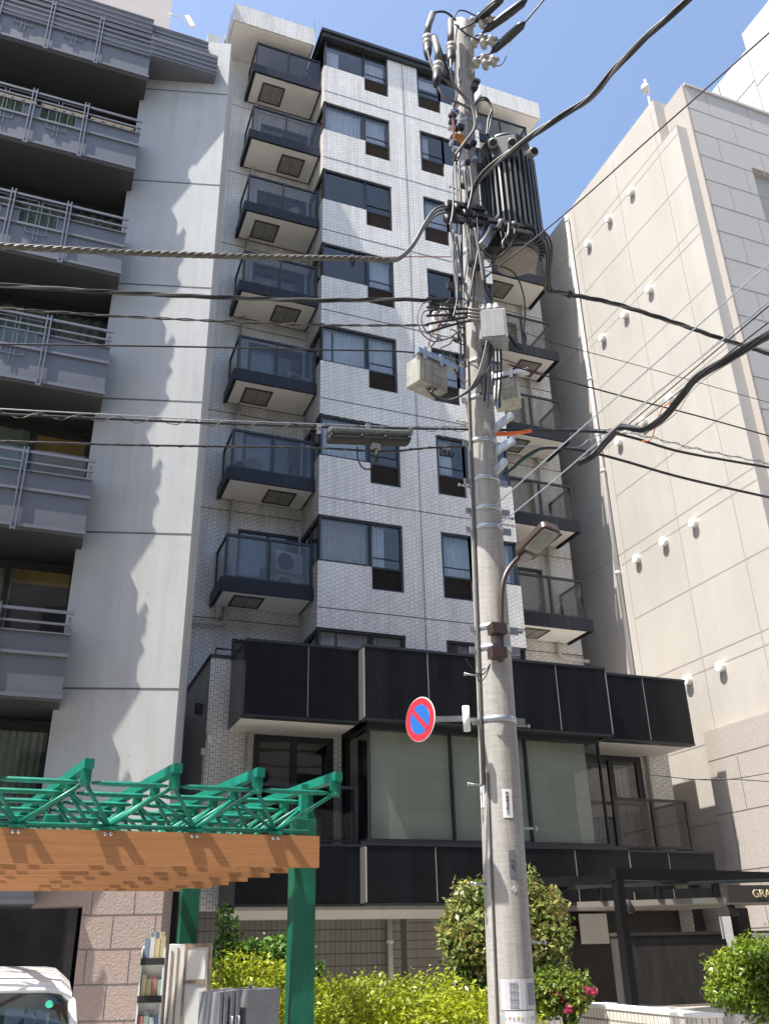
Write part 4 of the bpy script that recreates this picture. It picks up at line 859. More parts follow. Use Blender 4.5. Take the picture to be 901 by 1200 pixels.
# -- to the right
X1 = lambda x, y, Yv: AY(x, y, Yv)
wire('cable_bundle', 'thick grey black cable rising from the pole to the top right over the street', 'cable', [AY(546, 246, PY-.15), AY(552, 226, PY-.2), AY(566, 204, PY-.35), AY(602, 175, PY-.7), AY(648, 142, PY-1.1), AY(690, 115, PY-1.5), AY(728, 72, PY-1.9), AY(775, 27, PY-2.4), AY(830, -20, PY-2.9)], .020, strands=3, pitch=1.6, rs=.021, mats=['rubber', 'greycable', 'rubber'])
wire('cable', 'thin dark wire with a blue sleeve running straight from the pole to the top right', 'cable', [AY(563, 329, PY-.1), AY(660, 252, PY-1.0), AY(760, 163, PY-1.9), AY(901, 38, PY-3.2), AY(950, -6, PY-3.6)], .009)
b = MB(); b.tube([AY(563, 329.5, PY-.1), AY(572, 322, PY-.18)], .014, 8); tag(b.build('cable_sleeve', M['bluewire']), 'short blue sleeve at the pole end of the straight dark wire', 'cable sleeve')
wire('cable_bundle', 'thick black cable sloping down right from a clamp below the transformer', 'cable', al((645, 342), (666, 345), (720, 356), (790, 378), (854, 400), (950, 430)), .016, strands=3, pitch=.9, rs=.016, mats=['rubber', 'rubber', 'greycable'])
for k in range(3): wire('cable', 'brownish drop cable looping from the transformer to the clamp on the thick black cable', 'cable', [AY(612+6*k, 262+k, PY-.35), AY(628+4*k, 270+3*k-6, PY-.3), AY(640+3*k, 296-4*k, PY-.2), AY(640+4*k-k*k, 325, PY-.1), AY(639+k*4, 341, PY), AY(654, 343.5, PY)], .016, m='tan', group='loops below the transformer')
b = MB(); q = AY(667, 345, PY); b.lathe([(-.04, .03), (0, .05), (.04, .03)], q, (1, 0, .1), 10); tag(b.build('cable_clamp', M['dark']), 'black clamp where the transformer loops join the thick cable', 'clamp')
wire('cable', 'thin black wire with a small bead crossing below the right junction box to the right', 'cable', al((596, 427), (630, 438), (665, 447), (750, 470), (830, 491), (950, 525)), .009)
wire('cable', 'hair thin wire crossing the beige wall above the beaded black wire', 'cable', al((580, 375), (644, 400), (750, 429), (901, 472), (950, 486)), .0042)
wire('cable', 'black cable with orange guards running from the pole to the right', 'cable', al((545, 503), (600, 504), (660, 505), (712, 507), (745, 514), (800, 530), (901, 548), (950, 557)), .016)
b = MB()
for dy in (0, 3): b.tube(spline(al((563, 504+dy), (575, 507+dy), (600, 507+dy*.6), (622, 504+dy*.4), off=-.06), 6), .014, 8)
tag(b.build('cable_guard', M['orange']), 'bright orange double guard sleeve on the cable beside the pole', 'cable guard')
wire('cable', 'thin lashed wire following the orange guarded cable to the right edge', 'cable', al((660, 502), (712, 504), (760, 512), (820, 527), (901, 543), (950, 552)), .005, m='steel', lash=(.02, .3, 'greycable'))
wire('cable', 'lowest right hand black cable, dipping at the pole then sloping to the right edge', 'cable', al((590, 556), (600, 549), (614, 536), (634, 526), (664, 526), (695, 531), (730, 540), (800, 560), (901, 583), (950, 594)), .016)
wire('cable', 'green insulated wire sagging from the pole below the side arms', 'cable', al((560, 524), (574, 538), (585, 551), (597, 552), (612, 540), (632, 527)), .010, m='greenwire')
wire('support_wire', 'steel messenger wire with twisted end clamp beside the green wire', 'wire', al((600, 522), (640, 524), (676, 524), (695, 512), (730, 504)), .006, m='steel')
wire('cable_bundle', 'thick black cable rising in a wave across the beige wall', 'cable', [AY(676, 543, PY), AY(694, 534, PY-.1), AY(712, 516, PY-.25), AY(726, 501, PY-.4), AY(742, 502, PY-.6), AY(757, 503, PY-.8), AY(776, 490, PY-1.1), AY(800, 462, PY-1.5), AY(822, 439, PY-1.8), AY(888, 400, PY-2.6), AY(960, 357, PY-3.3)], .022, strands=3, pitch=2.5, rs=.018, mats=['rubber'])
wire('guy_wire', 'upper thin guy wire from a steel band on the pole to the right edge', 'wire', [AY(576, 597, PY-.1), AY(620, 556, PY-.5), AY(750, 441, PY-1.8), AY(901, 308, PY-3.2), AY(950, 265, PY-3.7)], .0065, m='steel')
wire('guy_wire', 'lower thin guy wire from the second steel band on the pole to the right edge', 'wire', [AY(578, 620, PY-.1), AY(640, 570, PY-.7), AY(750, 476, PY-1.9), AY(844, 400, PY-2.8), AY(950, 312, PY-3.8)], .0065, m='steel')
for k, (a_, b_) in enumerate((((733, 500), (901, 358)), ((745, 498), (901, 377)))):
    wire('cable', ('upper', 'lower')[k]+' of two taut thin wires rising above the wavy thick cable at right', 'cable', [AY(*a_, PY-.4), AY((a_[0]+b_[0])/2, (a_[1]+b_[1])/2, PY-1.6), AY(*b_, PY-3)], .006)
wire('cable', 'slim orange jumper wire dangling between the cables over the beige wall', 'cable', [AY(786, 472, PY-1.2), AY(776, 478, PY-1.1), AY(768, 500, PY-.9), AY(762, 515, PY-.6), AY(752, 517, PY-.3)], .0055, m='orange')
wire('support_wire', 'thin frayed wire alongside the wavy thick cable at right', 'wire', [AY(722, 505, PY-.4), AY(755, 507, PY-.8), AY(790, 486, PY-1.3), AY(808, 461, PY-1.6), AY(830, 441, PY-1.9), AY(880, 410, PY-2.5)], .004, m='steel')
# -- lead-ins at the top
for k, (pts, lab) in enumerate((([(540, 34), (556, 26), (568, 14), (590, -4), (610, -20)], 'uppermost covered high voltage line leaving the pole top'), ([(552, 44), (566, 38), (594, 22), (617, 0), (640, -20)], 'middle covered high voltage line leaving the pole top'), ([(556, 68), (575, 62), (596, 48), (615, 26), (640, -4)], 'lowest covered high voltage line leaving the pole top'))):
    wire('high_voltage_line', lab, 'power line', [AY(x, y, PY-.15-.25*i) for i, (x, y) in enumerate(pts)], .012)
    b = MB(); i0, i1 = (1, 2); a = AY(*pts[1], PY-.40); c_ = AY(*pts[3], PY-.9); b.tube([a.lerp(c_, t_) for t_ in (0, .12, .5, .9, 1)], [.014, .05, .062, .055, .016], 8)
    tag(b.build('line_cover', M['rubber']), 'black rubber cover on the '+('uppermost', 'middle', 'lowest')[k]+' high voltage line', 'cable cover')
wire('cable', 'black cable arching over the pole top to the outermost porcelain cable end', 'cable', al((507, 16), (512, 14), (521, 14), (529, 19), (534, 24), off=-.15), .016)
wire('cable', 'black jumper cable looping above the strain insulators at the pole top', 'cable', al((531, 22), (537, 13), (545, 13), (556, 18), (570, 24), (584, 25), off=-.3), .010)
wire('cable', 'black jumper cable sagging between the middle strain insulators', 'cable', al((533, 28), (541, 36), (552, 43), (566, 48), (582, 47), (598, 46), off=-.35), .010)
wire('cable', 'thin looped jumper wire hanging at the lowest strain insulators', 'cable', al((576, 76), (585, 77), (591, 71), (595, 58), (598, 48), off=-.4), .006)
for k, (pts, r_, m_) in enumerate((([(501, 60), (505, 75), (512, 92), (514, 103), (522, 115), (540, 122), (555, 131)], .016, 'greycable'), ([(528, 70), (529, 90), (535, 104), (548, 117), (557, 130), (558, 146), (549, 160), (540, 174), (537, 185)], .020, 'greycable'), ([(512, 86), (527, 98), (541, 110), (552, 124), (556, 148), (545, 166), (533, 182)], .016, 'tan'))):
    wire('cable', ('looping grey cable from the outermost porcelain end down the pole', 'heavy grey cable sweeping down the pole front from the middle porcelain end', 'brownish cable sweeping down the pole from the lowest porcelain end')[k], 'cable', al(*pts, off=-.2-.05*k), r_, m=m_)
for k in range(2): wire('cable', 'dark cable arching from the pole into the transformer top', 'cable', al((553, 125+k*3), (562, 115+k*3), (571, 116+k*2), (576, 128), (575-k*3, 140), (572-k*2, 158), off=-.25), .012, m='rubber', group='arched cables above the transformer')
wire('cable', 'black cable curling under the pale transformer underside', 'cable', al((603, 268), (601, 282), (594, 293), (582, 302), (571, 300), (566, 292), off=-.38), .014)
wire('cable', 'thick black lead hanging from the transformer bars past its underside', 'cable', al((596, 262), (595, 275), (589, 284), (590, 292), off=-.42), .020)
# -- vertical risers and tangles on the shaft
rn = random.Random(3)
risers = [((533, 190), (536, 250), (533, 300), (538, 350), (540, 420)), ((538, 190), (540, 250), (541, 310), (543, 365), (545, 430)), ((548, 255), (552, 300), (556, 330), (553, 370)), ((553, 262), (559, 300), (551, 340), (546, 370)), ((531, 270), (531, 305), (535, 340), (537, 400)), ((559, 255), (560, 290), (554, 325), (548, 362)), ((545, 262), (547, 300), (543, 340), (546, 420)), ((566, 315), (570, 340), (577, 352)), ((563, 318), (567, 342), (572, 360)), ((530, 200), (531, 240), (528, 262)), ((544, 200), (548, 235), (553, 250)), ((550, 196), (553, 220), (548, 245)), ((535, 275), (541, 320), (549, 352)), ((556, 268), (562, 300), (566, 330)), ((527, 262), (534, 300), (536, 345), (531, 372))]
for i, r_ in enumerate(risers):
    wire('riser_cable', 'cable strapped upright against the pole shaft between the crossarms and the switch box', 'cable', al(*r_, off=-.20-.012*i), (.013, .016, .012)[i % 3], m=('greycable', 'rubber', 'greycable', 'tan', 'greycable', 'rubber', 'greycable', 'rubber', 'rubber')[i % 9], group='riser cables on the pole shaft')
for i in range(5):
    dx = i*3
    wire('cable', 'grey cable sagging from the switch box round the pole to the left junction box', 'cable', al((578-dx*.6, 398), (574-dx, 428+i), (560-dx, 450+i*2), (535-dx, 466+i), (512-dx*.6, 465-i), (499+i*3, 455), off=-.3-.02*i), .011, m=('greycable', 'rubber', 'tan', 'greycable', 'rubber')[i], group='cables sagging to the left junction box')
for i in range(4):
    y = 361+i*7
    wire('cable', 'short black splice cable fanned between the switch box and the wire tangle', 'cable', al((562, y+2-i*3), (545, y+1-i*2), (522, y+1), (500, y-1+i*3), off=-.35), .014, m='rubber', group='fanned splice cables')
for i in range(4):
    y = 360+i*5
    b = MB(); b.tube(al((548, y+2-i), (570, y+5-i), off=-.36), .017, 10); tag(b.build('cable_sleeve', M['ceramic_g']), 'grey connector sleeve on a fanned splice cable entering the switch box', 'cable sleeve', 'connector sleeves at the switch box')
loops = [((505, 353), (494, 357), (489, 372), (494, 390), (508, 400), (526, 396), (537, 388)), ((520, 358), (530, 350), (545, 351), (548, 358)), ((500, 349), (525, 350), (537, 356), (528, 368)), ((508, 362), (496, 366), (494, 378), (503, 392), (520, 398), (533, 392))]
for i, l_ in enumerate(loops): wire('cable_loop', 'loose coil of thin wire in the tangle left of the pole at the splice', 'cable', al(*l_, off=-.3-.02*i), .008, m=('greycable', 'rubber', 'rubber', 'tan')[i], group='loose coils at the splice')
for i in range(16):
    x, y = rn.uniform(506, 540), rn.uniform(352, 425); P_ = [(x, y)]
    for k in range(3): P_.append((P_[-1][0]+rn.uniform(-12, 14), P_[-1][1]+rn.uniform(-6, 16)))
    wire('cable_loop', 'short loose wire end in the tangle around the pole at the splice', 'cable', al(*P_, off=-.28-.01*(i % 5)), .0065, m=('rubber', 'redwire', 'greycable', 'rubber', 'tan')[i % 5], group='loose wire ends at the splice')
for i, (x, y) in enumerate(((512, 372), (509, 384), (520, 366))):
    q = AY(x, y, PY-.25); b = MB(); b.box((q.x-.05, q.y-.03, q.z-.06), (q.x+.05, q.y+.03, q.z+.06)); tag(b.build('wire_connector', M['white'], bevel=.01), 'small white wire connector in the tangle left of the pole', 'connector', 'white connectors at the splice')
for i in range(34):
    q = AY(rn.uniform(528, 562), rn.uniform(100, 350), PY-.2) if i > 9 else AY(rn.uniform(527, 536), rn.uniform(120, 190), PY-.15); b = MB(); b.obox(q, (rn.uniform(.02, .05), 0, 0), (0, .03, 0), (0, 0, rn.uniform(.015, .04))); b.build('clip', M['steel'] if i % 2 else M['dark'], pole)
for i in range(3): wire('cable', 'reddish thin wire tied down the left of the pole top', 'cable', al((541-i*2, 95+i*4), (533, 118+i*3), (530+i, 145), (532+i, 178), off=-.18), .006, m='redwire', group='reddish wires on the pole top')
wire('cable', 'thin black cable hanging right of the pole above a fat coil', 'cable', al((566, 314), (585, 312), (603, 321), (613, 345), (615, 370), (613, 391), off=-.1), .009)
b = MB(); b.tube(spline(al((596, 393), (605, 406), (613, 409), (615, 396), (613, 391), off=-.1), 5), .020, 8); tag(b.build('cable_coil', M['rubber']), 'fat taped black cable coil dangling in front of a right balcony', 'cable')
wire('cable', 'short red black wire pair dangling between the right junction box and the balconies', 'cable', al((585, 420), (604, 426), (622, 434), (636, 437)), .007, m='redwire')
for i in range(6): wire('cable', 'grey tube bundle hanging straight below the switch box', 'cable', al((566+i*4, 400), (566+i*4.2, 430), (563+i*4.4, 462+(i % 3)*8), off=-.27), .012, m=('rubber', 'rubber', 'greycable', 'greycable', 'tan', 'rubber')[i], group='cables hanging below the switch box')
wire('cable', 'thin wire loop hanging on the pole face below the street lamp clamp', 'cable', al((546, 772), (556, 787), (566, 790), (574, 778), (569, 792), (562, 799), (560, 790), (568, 783), off=-.2), .006)
for k, (a_, b_, c_) in enumerate((((760, 908), (843, 914), (930, 900)), ((800, 914), (850, 913), (930, 918)))): wire('cable', ('upper', 'lower')[k]+' of two thin wires crossing in front of the granite wall at lower right', 'cable', [AY(*a_, -7.5), AY(*b_, -8), AY(*c_, -8.6)], .006)

# ================================================================== green bicycle-shelter roof
sh = thing('shelter_roof', 'green steel truss roof with orange boards on green posts over the pavement', 'shelter')
GY = [-10.64, -10.09, -9.55, -9.02, -8.50, -7.98, -7.50]; GX = [-3.19, -3.27, -3.35, -3.44, -3.52, -3.60, -3.68]
ZB, ZT = 2.275, 2.535; XLg = -9.6; sl_ = .03
yl = lambda k, x: GY[k]-(GX[k]-x)*sl_
for k in range(7):
    b = MB(); x0 = GX[k]; xs = [x0, -6.05+.1*math.sin(k*5)-.1*k, -8.4, XLg]
    for j in range(3):
        xa, xb = xs[j]-(.006 if j else 0), xs[j+1]
        p0, p1 = V((xa, yl(k, xa), (ZB+ZT)/2)), V((xb, yl(k, xb), (ZB+ZT)/2)); b.bar(p0, p1, .045, ZT-ZB)
    b.build('board', M['cedar'], sh)
PT = .700; N_ = 10; OF = -.27
for k in range(7):
    y = lambda x: yl(k, x); xr = GX[k]+.06; zt_ = 2.862; zb_ = ZT+.035; yt = lambda x: yl(k, x)+OF
    b = MB(); tops = [xr-PT*i for i in range(N_)]; bots = [xr-.46-PT*i for i in range(N_)]
    for i in range(N_-1):
        a, c = tops[i]-.05, tops[i+1]+.05
        b.tube([(a, yt(a), zt_), (a-.09, yt(a-.09), zt_), (c+.09, yt(c+.09), zt_), (c, yt(c), zt_)], [.011, .022, .022, .011], 10)
    b.build('top_chord', M['green'], sh)
    b = MB(); b.tube([(GX[k]-.1, y(GX[k]-.1), zb_), (XLg, y(XLg), zb_)], .019, 10); b.build('bottom_chord', M['green'], sh)
    b = MB()
    for i in range(N_):
        for xb in ([bots[i]] + ([bots[i-1]] if i else [])):
            b.tube([(tops[i], yt(tops[i]), zt_), (xb, y(xb), zb_)], .0165, 8)
    b.build('diagonal', M['green'], sh)
    b = MB()
    for i in range(N_):
        b.lathe([(-.04, .03), (.04, .03)], (tops[i], yt(tops[i]), zt_), (1, 0, 0), 10); b.box((bots[i]-.06, y(bots[i])-.035, ZT+.002), (bots[i]+.06, y(bots[i])+.035, ZT+.03))
        b.box((tops[i]-.04, yt(tops[i])-.03, zt_), (tops[i]+.04, yt(tops[i])+.03, 2.975)); b.lathe([(-.06, .014), (.06, .014)], (tops[i], yt(tops[i]), zt_-.01), (0, 1, 0), 8)
    b.build('node', M['green'], sh)
    if k < 2:
        b = MB()
        for i in range(N_):
            for dx in (-.022, .022): b.lathe([(0, .016), (.012, .016), (.018, .008)], (bots[i]+dx, y(bots[i])-.0235, ZT-.028), (0, -1, 0), 10)
        b.build('bolt', M['bolt'], sh)
    # braces to the next row
    if k:
        b = MB()
        for i in range(N_):
            for xb in ([bots[i]] + ([bots[i-1]] if i else [])): b.tube([(tops[i], yt(tops[i]), zt_), (xb+.08, yl(k-1, xb+.08), zb_)], .0145, 8)
        b.build('brace', M['green'], sh)
for i in range(N_):
    x0 = GX[0]+.06-PT*i; x1 = GX[6]+.06-PT*i; b = MB(); b.bar((x0+.012, yl(0, x0)+OF-.07, 3.0), (x1-.02, yl(6, x1)+OF+.15, 3.0), .075, .075); b.build('rafter', M['green'], sh)
for k_, (px_, yk, zt_) in enumerate((((352.5, 1100), -10.46, 2.69), ((221, 1070), -7.72, 2.6))):
    q = AY(*px_, yk); b = MB(); b.box((q.x-.098, yk-.098, 0), (q.x+.098, yk+.098, zt_)); b.build('post', M['greenpost'], sh, bevel=.004)
    b = MB(); b.box((q.x-.03, yk-.05, zt_), (q.x+.03, yk+.05, 3.0)); b.obox((q.x+.06, yk, zt_+.08), (.04, 0, 0), (0, .006, 0), (-.02, 0, .08)); b.build('post_bracket', M['green'], sh)
q = AY(-2.0, 975, -9.9); hl_ = thing('floodlight', 'small green floodlight hanging inside the green truss', 'light fixture', (0, 0, 0)); q = AY(64, 962, -9.7)
b = MB(); b.box((q.x-.09, q.y-.06, q.z-.03), (q.x+.09, q.y+.06, q.z+.05)); b.build('case', M['green'], hl_, bevel=.01); b = MB(); b.tube([(q.x-.05, q.y, q.z+.05), (q.x-.05, q.y, 2.88)], .01, 6); b.tube([(q.x+.05, q.y, q.z+.05), (q.x+.05, q.y, 2.88)], .01, 6); b.build('hanger_rod', M['dark'], hl_); b = MB(); b.box((q.x-.07, q.y-.05, q.z-.037), (q.x+.07, q.y+.05, q.z-.031)); b.build('lens', M['boxgrey'], hl_)

# ================================================================== street level things at the left
car = thing('parked_car', 'white car parked under the green shelter, windscreen towards the viewer', 'car')
yw0, yw1, yr = -10.35, -10.98, -7.7              # windscreen top and base, rear end
cr = AY(97, 1152, yw0).x; CWd = 1.70; cl_ = cr-CWd; zc_ = 1.40
def prof(u):                                     # across the width: rounded shoulders
    return u
sec = []
def section(y, zr, inset, zs, n=18):
    # roof arc from left to right at station y
    out = []
    for i in range(n+1):
        t_ = -1+2*i/n; x = (cl_+cr)/2+t_*(CWd/2-inset); e = abs(t_)
        out.append((x, y+.10*e*e*(1 if y < -9 else -1), zr-.02*e**2-.075*max(0, (e-.80)/.2)**2.6))
    return out
b = MB(); rows = [section(yw0, zc_+.0, .06, 0), section(yw0+.10, zc_+.055, .055, 0), section(-9.7, zc_+.13, .05, 0), section(-8.8, zc_+.16, .05, 0), section(-8.0, zc_+.14, .055, 0), section(yr+.05, zc_+.05, .08, 0)]
for r0, r1 in zip(rows, rows[1:]):
    for i in range(len(r0)-1): b.poly([r0[i], r0[i+1], r1[i+1], r1[i]], 0, True)
rows[0]
b.build('roof', M['carwhite'], car)
top = rows[0]; n_ = len(top)-1; base_ = [(cl_+.03+(CWd-.06)*i/n_, yw1+.22*abs(-1+2*i/n_)**2, .93) for i in range(n_+1)]
b = MB()
for i in range(n_):
    a_, c_ = top[i], top[i+1]; p_, q_ = base_[i], base_[i+1]
    b.poly([V(p_), V(q_), V(c_)-V((0, .0, .0)), V(a_)], 0, True)
gl_ = mat('car_glass', (.02, .03, .035), .04, spec=.8); b.build('windscreen', gl_, car)
b = MB()
b.tube([V(p_)+V((0, -.012, .0)) for p_ in top], .022, 8)
b.tube([V(top[-1])+V((.0, 0, 0)), V(base_[-1])+V((.01, 0, 0))], .035, 10); b.tube([V(top[0]), V(base_[0])], .035, 10); b.build('pillar', M['carwhite'], car)
b = MB(); b.box((cl_, yw1+.1, .28), (cr, yr, .93)); b.obox(((cl_+cr)/2, yw1-.28, .60), (CWd/2, 0, 0), (0, .42, 0), (0, -.03, .30)); b.build('body', M['carwhite'], car, bevel=.06)
for sx in (cl_, cr):
    b = MB(); rr0 = [(sx+(.012 if sx == cr else -.012)*k, yw0+.25, .95) for k in (1,)]; s_ = 1 if sx == cr else -1
    b.poly([(sx-s_*.01, yw1+.35, .94), (sx-s_*.10, yw0+.25, zc_-.06), (sx-s_*.09, yr+.3, zc_-.06), (sx-s_*.01, yr+.05, .94)]); b.build('side_window', gl_, car)
    b = MB(); b.box((sx+s_*.02, yw1+.25, .98), (sx+s_*.18, yw1+.33, 1.12)); b.build('mirror', M['dark'], car, bevel=.03)
    for yy in (yw1-.05, yr+.65):
        b = MB(); b.lathe([(-.09, .20), (-.08, .29), (.08, .29), (.09, .20)], (sx-s_*.1, yy, .29), (1, 0, 0), 24); wv = b.build('tyre', M['rubber'], car)
        b = MB(); b.lathe([(-.095, .19), (.095, .19)], (sx-s_*.1, yy, .29), (1, 0, 0), 24); b.build('rim', M['steel'], wv)
q = V(top[-3])*.8+V(base_[-3])*.2; b = MB(); b.lathe([(0, .03), (.004, .03)], q+V((0, -.02, 0)), (0, -1, .5), 20); b.build('sticker', mat('green_sticker', (.02, .32, .2), .5), car)
for k in (-.35, .35): b = MB(); b.box(((cl_+cr)/2+k*1.6-.13, yw1-.72, .6), ((cl_+cr)/2+k*1.6+.13, yw1-.69, .72)); b.build('headlight', M['mirror'], car)

def yawbox(name, label, cat, px0, px1, ytop, D, yaw, dep, m):
    a, c_ = AD(px0, ytop, D), AD(px1, ytop, D); wd = (c_-a).length; t = thing(name, label, cat, ((a.x+c_.x)/2, (a.y+c_.y)/2, 0)); t.rotation_euler.z = yaw; return t, wd, (a.z+c_.z)/2
bk, wd, zt_ = yawbox('signboard', 'scuffed white panel cabinet with taped edges standing by the hedge', 'notice board', 198, 251, 1106, 8.7, math.radians(-14), .4, None)
wd *= .92
b = MB(); b.box((-wd/2, -.10, 0), (wd/2, .10, zt_)); b.build('panel', M['cabwhite'], bk, bevel=.006)
b = MB(); fw = .018
x0 = -wd/2+.13
for a, c_ in (((x0, zt_-.03), (wd/2, zt_)), ((x0, zt_-.30), (wd/2-.04, zt_-.275)), ((x0, 0), (x0+.02, zt_-.03)), ((wd/2-.025, 0), (wd/2, zt_-.03))): b.box((a[0], -.108, a[1]), (c_[0], -.1005, c_[1]))
b.build('frame', M['tape'], bk); b = MB(); b.box((x0+.03, -.106, zt_-.27), (wd/2-.04, -.1015, zt_-.05)); b.build('blank_sheet', M['white'], bk); b = MB(); b.box((-wd/2+.02, -.107, .3), (-wd/2+.035, -.1005, zt_-.05)); b.box((-wd/2+.07, -.105, .2), (-wd/2+.085, -.1005, zt_-.03)); b.build('edge_strip', M['tape'], bk)
rk, wd2, zt2 = yawbox('leaflet_rack', 'narrow rack of leaflets and booklets leaning beside the white panel', 'leaflet rack', 172, 192, 1108, 8.45, math.radians(-14), .2, None)
wd2 = .19; b = MB(); b.box((-wd2/2, -.02, 0), (wd2/2, .0, zt2)); 
for z in np.arange(.2, zt2, .27): b.box((-wd2/2, -.09, z), (wd2/2, -.021, z+.012)); b.box((-wd2/2, -.095, z), (wd2/2, -.088, z+.05), 1)
for x in (-wd2/2, wd2/2-.012): b.box((x, -.09, 0), (x+.012, -.021, zt2-.02))
b.build('rack', [M['cabwhite'], M['dark']], rk)
pal = [(.42, .36, .22), (.16, .22, .30), (.36, .16, .13), (.55, .54, .50), (.25, .32, .26), (.50, .40, .22), (.35, .40, .44)]
lm = [mat('leaflet_print', c_, .5) for c_ in pal]
for r_, z in enumerate(np.arange(.2, zt2, .27)):
    for j in range(4):
        b = MB(); x = -wd2/2+.02+j*.042; hh = random.uniform(.15, .2); b.box((x, -.075+j*.002, z+.013), (x+.038, -.035, z+.013+hh)); tag(b.build('booklet', lm[(r_*3+j*2) % 7]), 'thin coloured booklet standing in the leaflet rack', 'booklet', 'booklets in the leaflet rack')
for j in range(5):
    b = MB(); q = rk.location; x = -.05+j*.024; b.box((q.x+x, q.y-.06, zt2+.002), (q.x+x+.02, q.y-.03, zt2+.10)); tag(b.build('booklet', lm[(j*2+4) % 7]), 'slim booklet standing on top of the leaflet rack', 'booklet', 'booklets on top of the rack')
for o in [o for o in COL.objects if o.name.startswith('booklet') and o.get('group') == 'booklets in the leaflet rack']: o.location = rk.location; o.rotation_euler = rk.rotation_euler
gc, wd3, zt3 = yawbox('utility_cabinet', 'weathered grey metal cabinet with stacked door panels beside the green post', 'cabinet', 258, 329, 1158, 8.3, math.radians(18), .4, None)
wd3 *= .62; b = MB(); b.box((-wd3/2, -.20, 0), (wd3/2, .25, zt3)); b.build('case', M['cabinet'], gc, bevel=.006)
b = MB()
for k, x in enumerate((-.06, -.10, -.15, -.19)): b.box((-wd3/2+x-.03, -.2+.012*k, 0), (-wd3/2+x, .22-.02*k, zt3-.004*k))
b.build('folded_panel', M['cabinet'], gc, bevel=.003); b = MB()
for x in (.0, .06): b.tube([(-wd3/2-.08-x, -.20, zt3-.18), (-wd3/2-.08-x, -.23, zt3-.18), (-wd3/2-.08-x, -.23, zt3-.27), (-wd3/2-.08-x, -.20, zt3-.27)], .008, 6)
b.build('handle', M['steel'], gc); b = MB(); b.lathe([(0, .012), (.03, .012), (.035, .006)], (.0, .0, zt3), (0, 0, 1), 8); b.build('lifting_bolt', M['steel'], gc)

# ================================================================== planting
def foliage(name, blobs, n, size, m, parent, up=.35, tone=(0, 1), clump=.0, asp=2.2):
    # many leaf blades spread through the outer part of a set of ellipsoids (centre, radii)
    vol = np.array([b_[1][0]*b_[1][1]*b_[1][2] for b_ in blobs])**(2/3); cnt = (vol/vol.sum()*n).astype(int)
    C, Nn = [], []
    for (c, r), k in zip(blobs, cnt):
        d = rng.normal(size=(k, 3)); d /= np.linalg.norm(d, axis=1)[:, None]; rad = rng.uniform(.35, 1., k)**.45
        lump = 1+.16*np.sin(d[:, 0]*5.1+c[0]*7)*np.sin(d[:, 2]*6.3+c[1]*3)+.10*np.sin(d[:, 1]*9+d[:, 2]*7)+rng.normal(size=k)*.05
        C.append(np.array(c)+d*np.array(r)*(rad*lump)[:, None]); Nn.append(d)
    C = np.concatenate(C); Nn = np.concatenate(Nn); k = len(C)
    keep = C[:, 2] > .05; C, Nn = C[keep], Nn[keep]; k = len(C)
    f = Nn*.5+rng.normal(size=(k, 3))*.75+np.array([0, 0, up]); f /= np.linalg.norm(f, axis=1)[:, None]
    t_ = rng.normal(size=(k, 3))+Nn*.6+np.array([0, 0, .5]); t_ -= f*(t_*f).sum(1)[:, None]; t_ /= np.linalg.norm(t_, axis=1)[:, None]; s_ = np.cross(f, t_)
    L_ = (size*rng.uniform(.6, 1.3, k))[:, None]; w_ = L_/asp
    P = np.stack([C-t_*L_*.5, C-s_*w_*.5+f*L_*.06, C+t_*L_*.5-f*L_*.1, C+s_*w_*.5+f*L_*.06], 1).reshape(-1, 3)
    me = bpy.data.meshes.new(name); me.vertices.add(4*k); me.vertices.foreach_set('co', P.ravel()); me.loops.add(4*k); me.loops.foreach_set('vertex_index', np.arange(4*k)); me.polygons.add(k)
    me.polygons.foreach_set('loop_start', np.arange(k)*4); me.polygons.foreach_set('loop_total', np.full(k, 4)); me.update(); me.validate()
    ph = np.sin(C[:, 0]*4.1+1)*np.sin(C[:, 1]*3.7)*np.sin(C[:, 2]*5.2+.5); tn = np.clip(rng.uniform(0, 1, k)*.6+.2+ph*.25, 0, 1)*(tone[1]-tone[0])+tone[0]
    at = me.attributes.new('tone', 'FLOAT', 'FACE'); at.data.foreach_set('value', tn.astype(np.float32)); me.materials.append(m)
    o = bpy.data.objects.new(name, me); COL.objects.link(o); o.parent = parent; return o
def stems(parent, base, tips, r, name='stem'):
    b = MB()
    for t_ in tips: m_ = V(base).lerp(V(t_), .5)+V((random.uniform(-.05, .05), random.uniform(-.05, .05), .05)); b.tube([base, m_, t_], [r, r*.7, r*.35], 7)
    return b.build(name, M['trunk'], parent)
L_az = leaf_mat('azalea_leaf', [(.10, .16, .01), (.24, .31, .015), (.40, .44, .02), (.52, .52, .05)], .45, .4)
L_gr = leaf_mat('green_leaf', [(.025, .07, .012), (.06, .14, .02), (.12, .24, .03), (.22, .34, .05)], .35, .35)
L_ph = leaf_mat('photinia_leaf', [(.05, .10, .02), (.12, .18, .04), (.22, .26, .07), (.34, .30, .09), (.40, .22, .10)], .28, .25)
L_dk = leaf_mat('dark_leaf', [(.015, .045, .012), (.04, .085, .02), (.08, .14, .03)], .35, .25)
L_fl = leaf_mat('pink_petal', [(.40, .04, .11), (.52, .08, .18)], .5, .4)
def pt(x, y, D): return AD(x, y, D)
hg = thing('hedge', 'long low azalea hedge with bright yellow green new leaves', 'hedge'); bl = []
